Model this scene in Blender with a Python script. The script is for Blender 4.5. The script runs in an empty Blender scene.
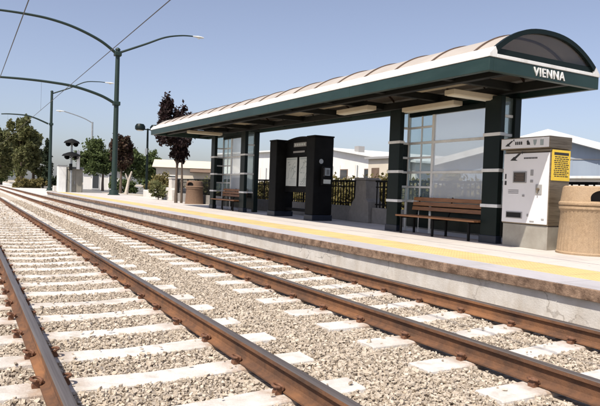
import bpy, bmesh, math, random
import numpy as np
from mathutils import Vector, Matrix

SC = bpy.context.scene
COL = SC.collection
rnd = random.Random(7)
PI = math.pi

# ------------------------------------------------------------------ materials
def _nt(name):
    m = bpy.data.materials.new(name); m.use_nodes = True
    nt = m.node_tree; b = nt.nodes['Principled BSDF']
    return m, nt, b

def mat(name, col, rough=0.6, metal=0.0, var=None, scale=6.0, detail=6.0, bump=0.0, bscale=None,
        var2=None, scale2=0.8, spec=0.5, stretch=(1, 1, 1), lo=0.35, hi=0.65, rnd_obj=0.0, transl=None):
    """principled material; colour wanders between col and var (fine) and var2 (coarse stains)"""
    m, nt, b = _nt(name)
    N, L = nt.nodes, nt.links
    b.inputs['Roughness'].default_value = rough
    b.inputs['Metallic'].default_value = metal
    b.inputs['Specular IOR Level'].default_value = spec
    tc = N.new('ShaderNodeTexCoord'); mp = N.new('ShaderNodeMapping')
    mp.inputs['Scale'].default_value = stretch
    oi = N.new('ShaderNodeObjectInfo')
    ad = N.new('ShaderNodeVectorMath'); ad.operation = 'ADD'
    sc = N.new('ShaderNodeVectorMath'); sc.operation = 'SCALE'; sc.inputs['Scale'].default_value = 37.0
    cb = N.new('ShaderNodeCombineXYZ')
    for k in range(3): L.new(oi.outputs['Random'], cb.inputs[k])
    L.new(cb.outputs[0], sc.inputs[0]); L.new(tc.outputs['Object'], ad.inputs[0]); L.new(sc.outputs[0], ad.inputs[1])
    L.new(ad.outputs[0], mp.inputs['Vector'])
    def noise(s, d):
        n = N.new('ShaderNodeTexNoise'); n.inputs['Scale'].default_value = s; n.inputs['Detail'].default_value = d
        n.inputs['Roughness'].default_value = 0.62
        L.new(mp.outputs[0], n.inputs['Vector']); return n
    def ramp(n, lo, hi):
        r = N.new('ShaderNodeMapRange'); r.inputs['From Min'].default_value = lo; r.inputs['From Max'].default_value = hi
        L.new(n.outputs[0], r.inputs['Value']); return r
    def mix(f, a, bcol):
        x = N.new('ShaderNodeMix'); x.data_type = 'RGBA'
        L.new(f, x.inputs['Factor'])
        if isinstance(a, tuple): x.inputs['A'].default_value = a
        else: L.new(a, x.inputs['A'])
        x.inputs['B'].default_value = bcol
        return x.outputs['Result']
    c = (*col, 1)
    out = None
    if var is not None:
        out = mix(ramp(noise(scale, detail), lo, hi).outputs[0], c, (*var, 1))
    if var2 is not None:
        out = mix(ramp(noise(scale2, 8), 0.48, 0.75).outputs[0], out if out is not None else c, (*var2, 1))
    if out is None: b.inputs['Base Color'].default_value = c
    else: L.new(out, b.inputs['Base Color'])
    if bump:
        bn = noise(bscale or scale * 3, 5); bp = N.new('ShaderNodeBump')
        bp.inputs['Strength'].default_value = bump; bp.inputs['Distance'].default_value = 0.02
        L.new(bn.outputs[0], bp.inputs['Height']); L.new(bp.outputs[0], b.inputs['Normal'])
    if transl:
        t = N.new('ShaderNodeBsdfTranslucent'); t.inputs['Color'].default_value = (*transl[0], 1)
        mx = N.new('ShaderNodeMixShader'); mx.inputs[0].default_value = transl[1]
        L.new(b.outputs[0], mx.inputs[1]); L.new(t.outputs[0], mx.inputs[2])
        L.new(mx.outputs[0], N['Material Output'].inputs['Surface'])
    return m

def island_mat(name, cols, rough=0.85, transl=0.0, bump=0.0):
    """every loose piece (a stone, a leaf) takes its own colour from the list"""
    m, nt, b = _nt(name); N, L = nt.nodes, nt.links
    g = N.new('ShaderNodeNewGeometry'); r = N.new('ShaderNodeValToRGB')
    r.color_ramp.interpolation = 'LINEAR'
    el = r.color_ramp.elements
    while len(el) < len(cols): el.new(0.5)
    for i, c in enumerate(cols):
        el[i].position = i / (len(cols) - 1); el[i].color = (*c, 1)
    L.new(g.outputs['Random Per Island'], r.inputs[0]); L.new(r.outputs[0], b.inputs['Base Color'])
    b.inputs['Roughness'].default_value = rough
    b.inputs['Specular IOR Level'].default_value = 0.25
    if bump:
        tc = N.new('ShaderNodeTexCoord'); n = N.new('ShaderNodeTexNoise'); n.inputs['Scale'].default_value = 120
        L.new(tc.outputs['Object'], n.inputs['Vector']); bp = N.new('ShaderNodeBump')
        bp.inputs['Strength'].default_value = bump; bp.inputs['Distance'].default_value = 0.01
        L.new(n.outputs[0], bp.inputs['Height']); L.new(bp.outputs[0], b.inputs['Normal'])
    if transl:
        t = N.new('ShaderNodeBsdfTranslucent'); L.new(r.outputs[0], t.inputs['Color'])
        mx = N.new('ShaderNodeMixShader'); mx.inputs[0].default_value = transl
        L.new(b.outputs[0], mx.inputs[1]); L.new(t.outputs[0], mx.inputs[2])
        L.new(mx.outputs[0], N['Material Output'].inputs['Surface'])
    return m

def glass_mat(name, tint, clear, body, rough=0.08):
    """thin pane: part see-through (tinted), part milky body that scatters light both ways, with a surface gloss"""
    m, nt, b = _nt(name); N, L = nt.nodes, nt.links
    tr = N.new('ShaderNodeBsdfTransparent'); tr.inputs['Color'].default_value = (*tint, 1)
    b.inputs['Base Color'].default_value = (*body, 1); b.inputs['Roughness'].default_value = rough
    tl = N.new('ShaderNodeBsdfTranslucent'); tl.inputs['Color'].default_value = (*body, 1)
    m1 = N.new('ShaderNodeMixShader'); m1.inputs[0].default_value = 0.5
    L.new(b.outputs[0], m1.inputs[1]); L.new(tl.outputs[0], m1.inputs[2])
    m2 = N.new('ShaderNodeMixShader'); m2.inputs[0].default_value = clear
    L.new(m1.outputs[0], m2.inputs[1]); L.new(tr.outputs[0], m2.inputs[2])
    gl = N.new('ShaderNodeBsdfGlossy'); gl.inputs['Roughness'].default_value = rough
    lw = N.new('ShaderNodeLayerWeight'); lw.inputs['Blend'].default_value = .5
    pw = N.new('ShaderNodeMath'); pw.operation = 'POWER'; pw.inputs[1].default_value = 5; L.new(lw.outputs['Facing'], pw.inputs[0])
    ma = N.new('ShaderNodeMath'); ma.operation = 'MULTIPLY_ADD'; ma.inputs[1].default_value = .9; ma.inputs[2].default_value = .04; L.new(pw.outputs[0], ma.inputs[0])
    m3 = N.new('ShaderNodeMixShader'); L.new(ma.outputs[0], m3.inputs[0])
    L.new(m2.outputs[0], m3.inputs[1]); L.new(gl.outputs[0], m3.inputs[2])
    L.new(m3.outputs[0], N['Material Output'].inputs['Surface'])
    return m

def paving_mat(name, a, bcol, joint, sx, sy, stain):
    """concrete slabs with sawn joints every sx by sy metres, slab-to-slab tint, stains"""
    m, nt, b = _nt(name); N, L = nt.nodes, nt.links
    tc = N.new('ShaderNodeTexCoord'); br = N.new('ShaderNodeTexBrick')
    br.offset = 0.0
    br.inputs['Scale'].default_value = 1.0; br.inputs['Brick Width'].default_value = sx; br.inputs['Row Height'].default_value = sy
    br.inputs['Mortar Size'].default_value = 0.006; br.inputs['Mortar Smooth'].default_value = 0.3
    br.inputs['Color1'].default_value = (*a, 1); br.inputs['Color2'].default_value = (*bcol, 1); br.inputs['Mortar'].default_value = (*joint, 1)
    L.new(tc.outputs['Object'], br.inputs['Vector'])
    n = N.new('ShaderNodeTexNoise'); n.inputs['Scale'].default_value = 1.1; n.inputs['Detail'].default_value = 9; n.inputs['Roughness'].default_value = .7
    L.new(tc.outputs['Object'], n.inputs['Vector'])
    mr = N.new('ShaderNodeMapRange'); mr.inputs['From Min'].default_value = .45; mr.inputs['From Max'].default_value = .8; mr.inputs['To Max'].default_value = .8
    L.new(n.outputs[0], mr.inputs['Value'])
    x = N.new('ShaderNodeMix'); x.data_type = 'RGBA'; L.new(mr.outputs[0], x.inputs['Factor'])
    L.new(br.outputs['Color'], x.inputs['A']); x.inputs['B'].default_value = (*stain, 1)
    L.new(x.outputs['Result'], b.inputs['Base Color'])
    b.inputs['Roughness'].default_value = .85
    f = N.new('ShaderNodeTexNoise'); f.inputs['Scale'].default_value = 60; f.inputs['Detail'].default_value = 6
    L.new(tc.outputs['Object'], f.inputs['Vector'])
    bp = N.new('ShaderNodeBump'); bp.inputs['Strength'].default_value = .25; bp.inputs['Distance'].default_value = .01
    L.new(f.outputs[0], bp.inputs['Height']); L.new(bp.outputs[0], b.inputs['Normal'])
    return m

def tactile_mat(name):
    m, nt, b = _nt(name); N, L = nt.nodes, nt.links
    tc = N.new('ShaderNodeTexCoord')
    n = N.new('ShaderNodeTexNoise'); n.inputs['Scale'].default_value = 1.7; n.inputs['Detail'].default_value = 9; n.inputs['Roughness'].default_value = .7
    L.new(tc.outputs['Object'], n.inputs['Vector'])
    r = N.new('ShaderNodeValToRGB'); e = r.color_ramp.elements
    e[0].position = .3; e[0].color = (.70, .55, .23, 1); e[1].position = .72; e[1].color = (.54, .42, .20, 1)
    L.new(n.outputs[0], r.inputs[0]); L.new(r.outputs[0], b.inputs['Base Color'])
    b.inputs['Roughness'].default_value = .6
    v = N.new('ShaderNodeTexVoronoi'); v.inputs['Scale'].default_value = 16; v.inputs['Randomness'].default_value = 0.0
    L.new(tc.outputs['Object'], v.inputs['Vector'])
    mr = N.new('ShaderNodeMapRange'); mr.inputs['From Min'].default_value = .2; mr.inputs['From Max'].default_value = .4
    mr.inputs['To Min'].default_value = 1; mr.inputs['To Max'].default_value = 0
    L.new(v.outputs['Distance'], mr.inputs['Value'])
    bp = N.new('ShaderNodeBump'); bp.inputs['Strength'].default_value = 1; bp.inputs['Distance'].default_value = .012
    L.new(mr.outputs[0], bp.inputs['Height']); L.new(bp.outputs[0], b.inputs['Normal'])
    return m

def gravel_mat(name, cols, scale):
    m, nt, b = _nt(name); N, L = nt.nodes, nt.links
    tc = N.new('ShaderNodeTexCoord')
    v = N.new('ShaderNodeTexVoronoi'); v.inputs['Scale'].default_value = scale
    L.new(tc.outputs['Object'], v.inputs['Vector'])
    sp = N.new('ShaderNodeSeparateColor'); L.new(v.outputs['Color'], sp.inputs[0])
    r = N.new('ShaderNodeValToRGB'); el = r.color_ramp.elements
    while len(el) < len(cols): el.new(.5)
    for i, c in enumerate(cols): el[i].position = i / (len(cols) - 1); el[i].color = (*c, 1)
    L.new(sp.outputs[0], r.inputs[0])
    L.new(r.outputs[0], b.inputs['Base Color']); b.inputs['Roughness'].default_value = .95
    b.inputs['Specular IOR Level'].default_value = .2
    bp = N.new('ShaderNodeBump'); bp.invert = True; bp.inputs['Strength'].default_value = .9; bp.inputs['Distance'].default_value = .03
    L.new(v.outputs['Distance'], bp.inputs['Height']); L.new(bp.outputs[0], b.inputs['Normal'])
    return m

GRAVEL = [(.25, .205, .155), (.40, .335, .262), (.49, .42, .335), (.44, .38, .305), (.57, .495, .405), (.32, .27, .215), (.50, .42, .325)]
M = dict(
    tie=mat('tie_concrete', (.54, .505, .465), .9, var=(.65, .615, .57), scale=9, bump=.35, bscale=60, var2=(.41, .37, .32), scale2=1.9),
    rust=mat('rail_rust', (.165, .080, .042), .9, var=(.10, .054, .034), scale=9, bump=.3, bscale=70, var2=(.27, .125, .055), scale2=1.3, spec=.25),
    head=mat('rail_running_surface', (.24, .205, .18), .46, .7, var=(.16, .13, .11), scale=3, stretch=(22, .4, 22)),
    clip=mat('clip_rust', (.10, .045, .025), .75, var=(.20, .09, .045), scale=40, bump=.2),
    stone=island_mat('ballast_stone', GRAVEL, .95, bump=.4),
    gravel=gravel_mat('ballast_gravel', GRAVEL, 20),
    dirt=mat('dry_dirt', (.40, .35, .28), .95, var=(.30, .26, .20), scale=2.2, bump=.4, bscale=25, var2=(.46, .42, .35), scale2=.1),
    asphalt=mat('asphalt', (.16, .155, .15), .92, var=(.12, .118, .115), scale=30, bump=.2, var2=(.20, .19, .18), scale2=.2),
    pave=paving_mat('platform_paving', (.55, .505, .46), (.51, .47, .43), (.27, .245, .23), 1.5, 1.5, (.41, .375, .35)),
    edge=paving_mat('platform_edging_concrete', (.43, .41, .42), (.40, .385, .395), (.2, .19, .18), 9, 1.5, (.33, .31, .31)),
    nosing=mat('nosing_stain', (.085, .048, .028), .9, var=(.30, .20, .135), scale=7, bump=.6, bscale=40, var2=(.07, .04, .026), scale2=2.2),
    wallface=mat('platform_wall_concrete', (.55, .52, .48), .9, var=(.44, .41, .37), scale=3, bump=.3, bscale=50, var2=(.42, .38, .33), scale2=1.4),
    tactile=tactile_mat('tactile_yellow'),
    green=mat('dark_green_paint', (.0045, .0095, .0085), .42, var=(.006, .0125, .011), scale=2, bump=.03, bscale=8, spec=.2),
    fascia=mat('fascia_green_paint', (.0085, .027, .0225), .42, var=(.011, .033, .028), scale=1.3, var2=(.006, .020, .017), scale2=.6, bump=.02),
    pole=mat('pole_green_paint', (.0065, .021, .016), .55, var=(.009, .027, .020), scale=3),
    black=mat('kiosk_dark_paint', (.0040, .0040, .0042), .6, var=(.0075, .0078, .0082), scale=3, bump=.03, spec=.12),
    lit_base=mat('foot_lit_blue', (.007, .011, .022), .45, var=(.010, .015, .028), scale=5),  # bluish light on the column and pillar feet, put into the colour
    white=mat('white_paint', (.76, .76, .74), .5, var=(.68, .68, .66), scale=2.5, var2=(.60, .59, .56), scale2=1.0),
    roofp=mat('roof_panel', (.52, .465, .405), .45, var=(.45, .40, .345), scale=1.4, var2=(.39, .34, .29), scale2=.5, transl=((.06, .058, .055), .10)),
    rib=mat('roof_rib_paint', (.13, .085, .06), .5, var=(.10, .065, .045), scale=3),
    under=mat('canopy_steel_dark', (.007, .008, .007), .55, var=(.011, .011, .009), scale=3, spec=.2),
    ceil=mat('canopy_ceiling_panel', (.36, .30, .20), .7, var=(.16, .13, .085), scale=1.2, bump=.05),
    fixture=mat('fixture_housing', (.50, .42, .30), .5, var=(.54, .48, .37), scale=2),
    diffuser=mat('fixture_diffuser', (.66, .62, .50), .4),
    teal=glass_mat('teal_glass', (.87, .93, .93), .80, (.46, .56, .58)),
    frosted=glass_mat('frosted_glass', (.95, .965, .96), .61, (.88, .90, .92), .15),
    smoked=glass_mat('smoked_glass', (.74, .74, .75), .86, (.10, .10, .10)),
    clear=glass_mat('clear_glass', (.95, .97, .98), .92, (.5, .56, .6)),
    wood=mat('bench_wood', (.36, .16, .06), .5, var=(.22, .095, .04), scale=5, stretch=(6, .7, 6), bump=.12),
    iron=mat('black_iron', (.008, .008, .008), .7, spec=.15),
    steel=mat('brushed_steel', (.27, .22, .16), .42, .6, var=(.21, .17, .12), scale=4, stretch=(1, 1, 14), var2=(.12, .09, .06), scale2=1.5),
    plinth=mat('machine_plinth', (.40, .375, .32), .5, .35, var=(.34, .31, .26), scale=4, var2=(.26, .23, .19), scale2=1.3),
    mwhite=mat('machine_white_enamel', (.77, .75, .74), .35, var=(.72, .70, .69), scale=1.5),
    mgrey=mat('machine_grey', (.30, .29, .28), .5),
    ink=mat('dark_ink', (.025, .023, .022), .6),
    screen=mat('dark_screen', (.035, .028, .025), .2, var=(.05, .038, .03), scale=12),
    yellow=mat('yellow_card', (.80, .56, .055), .55, var=(.74, .50, .05), scale=3),
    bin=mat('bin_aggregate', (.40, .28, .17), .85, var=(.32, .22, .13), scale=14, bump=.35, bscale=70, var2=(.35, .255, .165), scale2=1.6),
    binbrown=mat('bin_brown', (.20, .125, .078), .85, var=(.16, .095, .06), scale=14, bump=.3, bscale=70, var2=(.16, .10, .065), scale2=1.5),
    dark=mat('dark_void', (.012, .011, .010), .9),
    shaded_conc=mat('shaded_concrete', (.24, .225, .205), .9, var=(.19, .175, .16), scale=8, bump=.3, bscale=50, var2=(.21, .195, .18), scale2=1.0),  # fence concrete darkened so the shade on it sits in the colour
    lowwall=mat('pale_concrete', (.60, .575, .53), .9, var=(.54, .51, .47), scale=5, bump=.2, var2=(.46, .43, .39), scale2=.8),
    paper=mat('poster_paper', (.56, .58, .54), .35, var=(.50, .53, .50), scale=4),
    ppgrey=mat('map_ink_grey', (.30, .34, .33), .4),
    bwhite=mat('building_white', (.76, .74, .70), .8, var=(.70, .68, .64), scale=.5, bump=.1, var2=(.66, .63, .58), scale2=.15),
    bcream=mat('building_cream', (.58, .52, .42), .85, var=(.53, .47, .38), scale=.6, bump=.1),
    bblue=mat('building_grey_blue', (.27, .32, .385), .75, var=(.25, .295, .36), scale=.6, stretch=(3, 3, .3)),
    brown=mat('building_brown', (.16, .105, .07), .8, var=(.12, .08, .055), scale=1.5),
    window=mat('window_glass', (.05, .055, .06), .1),
    galv=mat('galvanised_steel', (.36, .38, .39), .45, .5, var=(.30, .32, .33), scale=4),
    cabinet=mat('cabinet_olive_grey', (.22, .205, .165), .6, var=(.17, .16, .13), scale=3, var2=(.28, .26, .22), scale2=.9),
    bark=mat('bark', (.13, .095, .07), .95, var=(.08, .06, .045), scale=12, stretch=(1, 1, .25), bump=.6),
    palebark=mat('pale_bark', (.48, .43, .36), .9, var=(.36, .31, .26), scale=10, bump=.4),
    wire=mat('wire_dark', (.06, .058, .06), .6),
    lens=mat('lamp_lens', (.72, .72, .68), .3),
    purple=island_mat('leaf_purple', [(.018, .010, .011), (.030, .014, .015), (.024, .016, .013), (.040, .020, .019)], .6, .15),
    redleaf=island_mat('leaf_reddish', [(.040, .022, .016), (.055, .028, .020), (.045, .036, .018), (.066, .036, .022)], .6, .2),
    leaf=island_mat('leaf_green', [(.065, .092, .032), (.088, .12, .04), (.115, .145, .052), (.075, .10, .036)], .6, .35),
    olive=island_mat('leaf_olive', [(.105, .115, .046), (.14, .145, .060), (.165, .165, .070), (.115, .13, .050), (.175, .17, .078)], .65, .4),
    yelleaf=island_mat('leaf_yellow_green', [(.15, .13, .045), (.19, .165, .058), (.24, .19, .08), (.12, .115, .04)], .65, .35),
    conifer=island_mat('leaf_dark', [(.020, .030, .014), (.032, .044, .019), (.026, .036, .018)], .7, .1),
)

def overlay(m, build, col):
    """lay a stain, crack or spot of its own colour over the material; build(nt, N, L) returns the mask socket"""
    nt = m.node_tree; N, L = nt.nodes, nt.links; b = N['Principled BSDF']; inp = b.inputs['Base Color']
    x = N.new('ShaderNodeMix'); x.data_type = 'RGBA'; L.new(build(nt, N, L), x.inputs['Factor'])
    if inp.links: L.new(inp.links[0].from_socket, x.inputs['A'])
    else: x.inputs['A'].default_value = inp.default_value
    x.inputs['B'].default_value = (*col, 1); L.new(x.outputs['Result'], inp)
def mth(N, L, op, a, b=None, c=None):
    n = N.new('ShaderNodeMath'); n.operation = op
    for i, v in enumerate((a, b, c)):
        if v is None: continue
        if isinstance(v, (int, float)): n.inputs[i].default_value = v
        else: L.new(v, n.inputs[i])
    return n.outputs[0]
def rng(N, L, v, a, b, c=0.0, d=1.0):
    n = N.new('ShaderNodeMapRange'); L.new(v, n.inputs['Value'])
    for k, q in zip(('From Min', 'From Max', 'To Min', 'To Max'), (a, b, c, d)): n.inputs[k].default_value = q
    return n.outputs[0]
def nz(N, L, scale, detail=6, stretch=(1, 1, 1), world=False):
    t = N.new('ShaderNodeTexCoord'); mp = N.new('ShaderNodeMapping'); mp.inputs['Scale'].default_value = stretch
    if world: g = N.new('ShaderNodeNewGeometry'); L.new(g.outputs['Position'], mp.inputs['Vector'])
    else: L.new(t.outputs['Object'], mp.inputs['Vector'])
    n = N.new('ShaderNodeTexNoise'); n.inputs['Scale'].default_value = scale; n.inputs['Detail'].default_value = detail; n.inputs['Roughness'].default_value = .65
    L.new(mp.outputs[0], n.inputs['Vector']); return n.outputs[0]
def tie_rust(nt, N, L):     # rust washed off the rail and its clips
    t = N.new('ShaderNodeTexCoord'); sp = N.new('ShaderNodeSeparateXYZ'); L.new(t.outputs['Object'], sp.inputs[0])
    d = mth(N, L, 'ABSOLUTE', mth(N, L, 'SUBTRACT', mth(N, L, 'ABSOLUTE', sp.outputs[0]), .7525))
    return mth(N, L, 'MULTIPLY', rng(N, L, d, .10, .30, .8, 0), rng(N, L, nz(N, L, 7, world=True), .38, .62))
overlay(M['tie'], tie_rust, (.30, .19, .115))
def tie_grime(nt, N, L): return mth(N, L, 'MULTIPLY', rng(N, L, nz(N, L, 5, 9, world=True), .52, .68), .55)
overlay(M['tie'], tie_grime, (.33, .285, .23))
def cracks(nt, N, L):
    t = N.new('ShaderNodeTexCoord'); n = N.new('ShaderNodeTexNoise'); n.inputs['Scale'].default_value = 2.2; n.inputs['Detail'].default_value = 6
    L.new(t.outputs['Object'], n.inputs['Vector']); va = N.new('ShaderNodeVectorMath'); va.operation = 'MULTIPLY_ADD'
    L.new(n.outputs['Color'], va.inputs[0]); va.inputs[1].default_value = (.9, .9, .9); L.new(t.outputs['Object'], va.inputs[2])
    v = N.new('ShaderNodeTexVoronoi'); v.feature = 'DISTANCE_TO_EDGE'; v.inputs['Scale'].default_value = .62; L.new(va.outputs[0], v.inputs['Vector'])
    return mth(N, L, 'MULTIPLY', rng(N, L, v.outputs['Distance'], .003, .009, .55, 0), rng(N, L, nz(N, L, 1.3), .44, .55))
overlay(M['wallface'], cracks, (.12, .105, .09))
def wall_dirt(nt, N, L): return mth(N, L, 'MULTIPLY', rng(N, L, nz(N, L, 3.0, 9, (1, 1, .35)), .48, .70), .75)
overlay(M['wallface'], wall_dirt, (.36, .31, .25))
def spots(nt, N, L):
    t = N.new('ShaderNodeTexCoord'); v = N.new('ShaderNodeTexVoronoi'); v.inputs['Scale'].default_value = 3.1; L.new(t.outputs['Object'], v.inputs['Vector'])
    sp = N.new('ShaderNodeSeparateColor'); L.new(v.outputs['Color'], sp.inputs[0])
    return mth(N, L, 'MULTIPLY', rng(N, L, v.outputs['Distance'], .05, .085, .7, 0), mth(N, L, 'GREATER_THAN', sp.outputs[0], .62))
overlay(M['pave'], spots, (.20, .185, .175))
def scuff(nt, N, L): return mth(N, L, 'MULTIPLY', rng(N, L, nz(N, L, 2.4, 10, (1, .35, 1)), .54, .72), .6)
overlay(M['pave'], scuff, (.34, .31, .29))
overlay(M['edge'], scuff, (.27, .25, .245)); overlay(M['tactile'], scuff, (.42, .34, .2))
def joints(nt, N, L):
    t = N.new('ShaderNodeTexCoord'); sp = N.new('ShaderNodeSeparateXYZ'); L.new(t.outputs['Object'], sp.inputs[0])
    f = mth(N, L, 'FRACT', mth(N, L, 'DIVIDE', sp.outputs[1], .61)); return mth(N, L, 'LESS_THAN', f, .012)
overlay(M['tactile'], joints, (.22, .17, .09))
def drips(nt, N, L): return mth(N, L, 'MULTIPLY', rng(N, L, nz(N, L, 3.2, 8, (1.5, 1.5, .12)), .52, .70), .55)
overlay(M['white'], drips, (.50, .47, .43)); overlay(M['roofp'], drips, (.42, .36, .30)); overlay(M['bwhite'], drips, (.60, .57, .53))
def chalk(nt, N, L): return mth(N, L, 'MULTIPLY', rng(N, L, nz(N, L, 2.4, 9, (.6, .6, 2.2)), .50, .72), .5)
overlay(M['fascia'], chalk, (.026, .052, .046))
def speck(nt, N, L): return mth(N, L, 'MULTIPLY', rng(N, L, nz(N, L, 95, 2), .56, .64), .75)
overlay(M['bin'], speck, (.20, .13, .08)); overlay(M['binbrown'], speck, (.09, .055, .035))
def grease(nt, N, L): return mth(N, L, 'MULTIPLY', rng(N, L, nz(N, L, 4, 9, (3, .5, 1)), .50, .66), .7)
overlay(M['rust'], grease, (.055, .036, .026))

# ------------------------------------------------------------------ mesh helper
class MB:
    def __init__(s): s.v = []; s.f = []; s.mi = []
    def add(s, vs, fs, mi=0):
        o = len(s.v); s.v += [tuple(v) for v in vs]
        for f in fs: s.f.append(tuple(o + i for i in f)); s.mi.append(mi)
        return s
    def box(s, x0, x1, y0, y1, z0, z1, mi=0):
        v = [(x0, y0, z0), (x1, y0, z0), (x1, y1, z0), (x0, y1, z0), (x0, y0, z1), (x1, y0, z1), (x1, y1, z1), (x0, y1, z1)]
        return s.add(v, [(0, 3, 2, 1), (4, 5, 6, 7), (0, 1, 5, 4), (1, 2, 6, 5), (2, 3, 7, 6), (3, 0, 4, 7)], mi)
    def tube(s, pts, r, n=10, mi=0, cap=True):
        pts = [Vector(p) for p in pts]; rs = r if isinstance(r, (list, tuple)) else [r] * len(pts)
        rings = []; up = Vector((0, 0, 1))
        prev = None
        for i, p in enumerate(pts):
            d = (pts[min(i + 1, len(pts) - 1)] - pts[max(i - 1, 0)]).normalized()
            if prev is None:
                a = d.cross(up) if abs(d.z) < .95 else d.cross(Vector((1, 0, 0)))
            else: a = prev - d * prev.dot(d)
            a.normalize(); prev = a; b = d.cross(a)
            rings.append([p + (a * math.cos(2 * PI * k / n) + b * math.sin(2 * PI * k / n)) * rs[i] for k in range(n)])
        vs = [v for ring in rings for v in ring]; fs = []
        for i in range(len(pts) - 1):
            for k in range(n):
                k2 = (k + 1) % n; fs.append((i * n + k, i * n + k2, (i + 1) * n + k2, (i + 1) * n + k))
        if cap:
            fs.append(tuple(range(n - 1, -1, -1))); fs.append(tuple((len(pts) - 1) * n + k for k in range(n)))
        return s.add(vs, fs, mi)
    def lathe(s, prof, c=(0, 0), n=48, mi=0):
        vs = [(c[0] + r * math.cos(2 * PI * k / n), c[1] + r * math.sin(2 * PI * k / n), z) for r, z in prof for k in range(n)]
        fs = []
        for i in range(len(prof) - 1):
            for k in range(n):
                k2 = (k + 1) % n; fs.append((i * n + k, i * n + k2, (i + 1) * n + k2, (i + 1) * n + k))
        if prof[0][0] > 1e-4: fs.append(tuple(range(n - 1, -1, -1)))
        if prof[-1][0] > 1e-4: fs.append(tuple((len(prof) - 1) * n + k for k in range(n)))
        return s.add(vs, fs, mi)
    def prism(s, poly, f0, f1, mi=0):
        """poly: 2-D points; f0/f1 map a 2-D point to the two end faces"""
        n = len(poly); vs = [f0(p) for p in poly] + [f1(p) for p in poly]
        fs = [tuple(range(n)), tuple(range(2 * n - 1, n - 1, -1))] + [(i, n + i, n + (i + 1) % n, (i + 1) % n) for i in range(n)]
        return s.add(vs, fs, mi)
    def prism_y(s, poly, y0, y1, mi=0): return s.prism(poly, lambda p: (p[0], y0, p[1]), lambda p: (p[0], y1, p[1]), mi)
    def prism_x(s, poly, x0, x1, mi=0): return s.prism(poly, lambda p: (x0, p[0], p[1]), lambda p: (x1, p[0], p[1]), mi)
    def build(s, name, mats, parent=None, bevel=0.0, smooth=False, loc=None, fix=True):
        me = bpy.data.meshes.new(name); me.from_pydata(s.v, [], s.f)
        mats = mats if isinstance(mats, (list, tuple)) else [mats]
        for m in mats: me.materials.append(m)
        if len(mats) > 1: me.polygons.foreach_set('material_index', s.mi)
        if fix:
            bm = bmesh.new(); bm.from_mesh(me); bmesh.ops.recalc_face_normals(bm, faces=bm.faces); bm.to_mesh(me); bm.free()
        if smooth:
            me.polygons.foreach_set('use_smooth', [True] * len(me.polygons))
            me.set_sharp_from_angle(angle=math.radians(38))
        me.update()
        return link(name, me, parent, bevel, loc)

def link(name, me, parent=None, bevel=0.0, loc=None):
    o = bpy.data.objects.new(name, me); COL.objects.link(o)
    if parent is not None:
        o.parent = parent
        if loc is None:      # the mesh is written in world coordinates: take the parent's base out of it
            b = parent
            off = Vector((0, 0, 0))
            while b is not None: off += b.location; b = b.parent
            me.transform(Matrix.Translation(-off))
    if loc is not None: o.location = loc
    if bevel:
        md = o.modifiers.new('bevel', 'BEVEL'); md.width = bevel; md.segments = 2; md.limit_method = 'ANGLE'; md.angle_limit = math.radians(40)
        md.harden_normals = False
    return o

def tag(o, label, cat, group=None):
    o['label'] = label; o['category'] = cat
    if group: o['group'] = group
    return o
def thing(name, loc, label, cat, group=None):
    o = bpy.data.objects.new(name, None); COL.objects.link(o); o.location = loc; o.empty_display_size = .3
    return tag(o, label, cat, group)
def setting(o): o['kind'] = 'structure'; return o
def copy_tree(o, parent=None):
    c = o.copy(); COL.objects.link(c); c.parent = parent
    for ch in list(o.children): copy_tree(ch, c)
    return c

def np_mesh(name, V, F, m, parent=None, smooth=False):
    """V (n,3), F (m,k) numpy arrays -> one mesh object in world coordinates"""
    k = F.shape[1]; me = bpy.data.meshes.new(name)
    me.vertices.add(len(V)); me.vertices.foreach_set('co', V.astype(np.float32).ravel())
    me.loops.add(F.size); me.loops.foreach_set('vertex_index', F.astype(np.int32).ravel())
    me.polygons.add(len(F)); me.polygons.foreach_set('loop_start', np.arange(0, F.size, k, dtype=np.int32))
    me.update(calc_edges=True); me.materials.append(m)
    me.polygons.foreach_set('use_smooth', np.full(len(F), bool(smooth)))
    return link(name, me, parent)

def text_mesh(txt, width, height):
    cu = bpy.data.curves.new('lettering', 'FONT'); cu.body = txt; cu.extrude = .012; cu.offset = .014; cu.space_character = 1.14; cu.resolution_u = 3
    o = bpy.data.objects.new('lettering', cu); COL.objects.link(o)
    dg = bpy.context.evaluated_depsgraph_get(); me = bpy.data.meshes.new_from_object(o.evaluated_get(dg))
    bpy.data.objects.remove(o); bpy.data.curves.remove(cu)
    me.transform(Matrix.Identity(4))
    xs = [v.co.x for v in me.vertices]; ys = [v.co.y for v in me.vertices]
    sx = width / (max(xs) - min(xs)); sy = height / (max(ys) - min(ys))
    for v in me.vertices: v.co = ((v.co.x - min(xs)) * sx, (v.co.y - min(ys)) * sy, v.co.z)
    return me

# ------------------------------------------------------------------ camera
F_PX, PITCH, YAW, ROLL, CAMH = 595.549, math.radians(-1.326), math.radians(29.375), math.radians(2.07), 1.269
fw = Vector((math.sin(YAW) * math.cos(PITCH), math.cos(YAW) * math.cos(PITCH), math.sin(PITCH)))
ri = Vector((math.cos(YAW), -math.sin(YAW), 0)); up = ri.cross(fw)
c_, s_ = math.cos(ROLL), math.sin(ROLL)
R2 = ri * c_ + up * s_; U2 = -ri * s_ + up * c_
cam = bpy.data.cameras.new('camera'); co = bpy.data.objects.new('camera', cam); COL.objects.link(co)
mw = Matrix((R2, U2, -fw)).transposed().to_4x4(); mw.translation = (0, 0, CAMH); co.matrix_world = mw
cam.sensor_width = 36; cam.lens = 36 * F_PX / 600; cam.clip_start = .05; cam.clip_end = 3000
SC.camera = co

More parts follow.
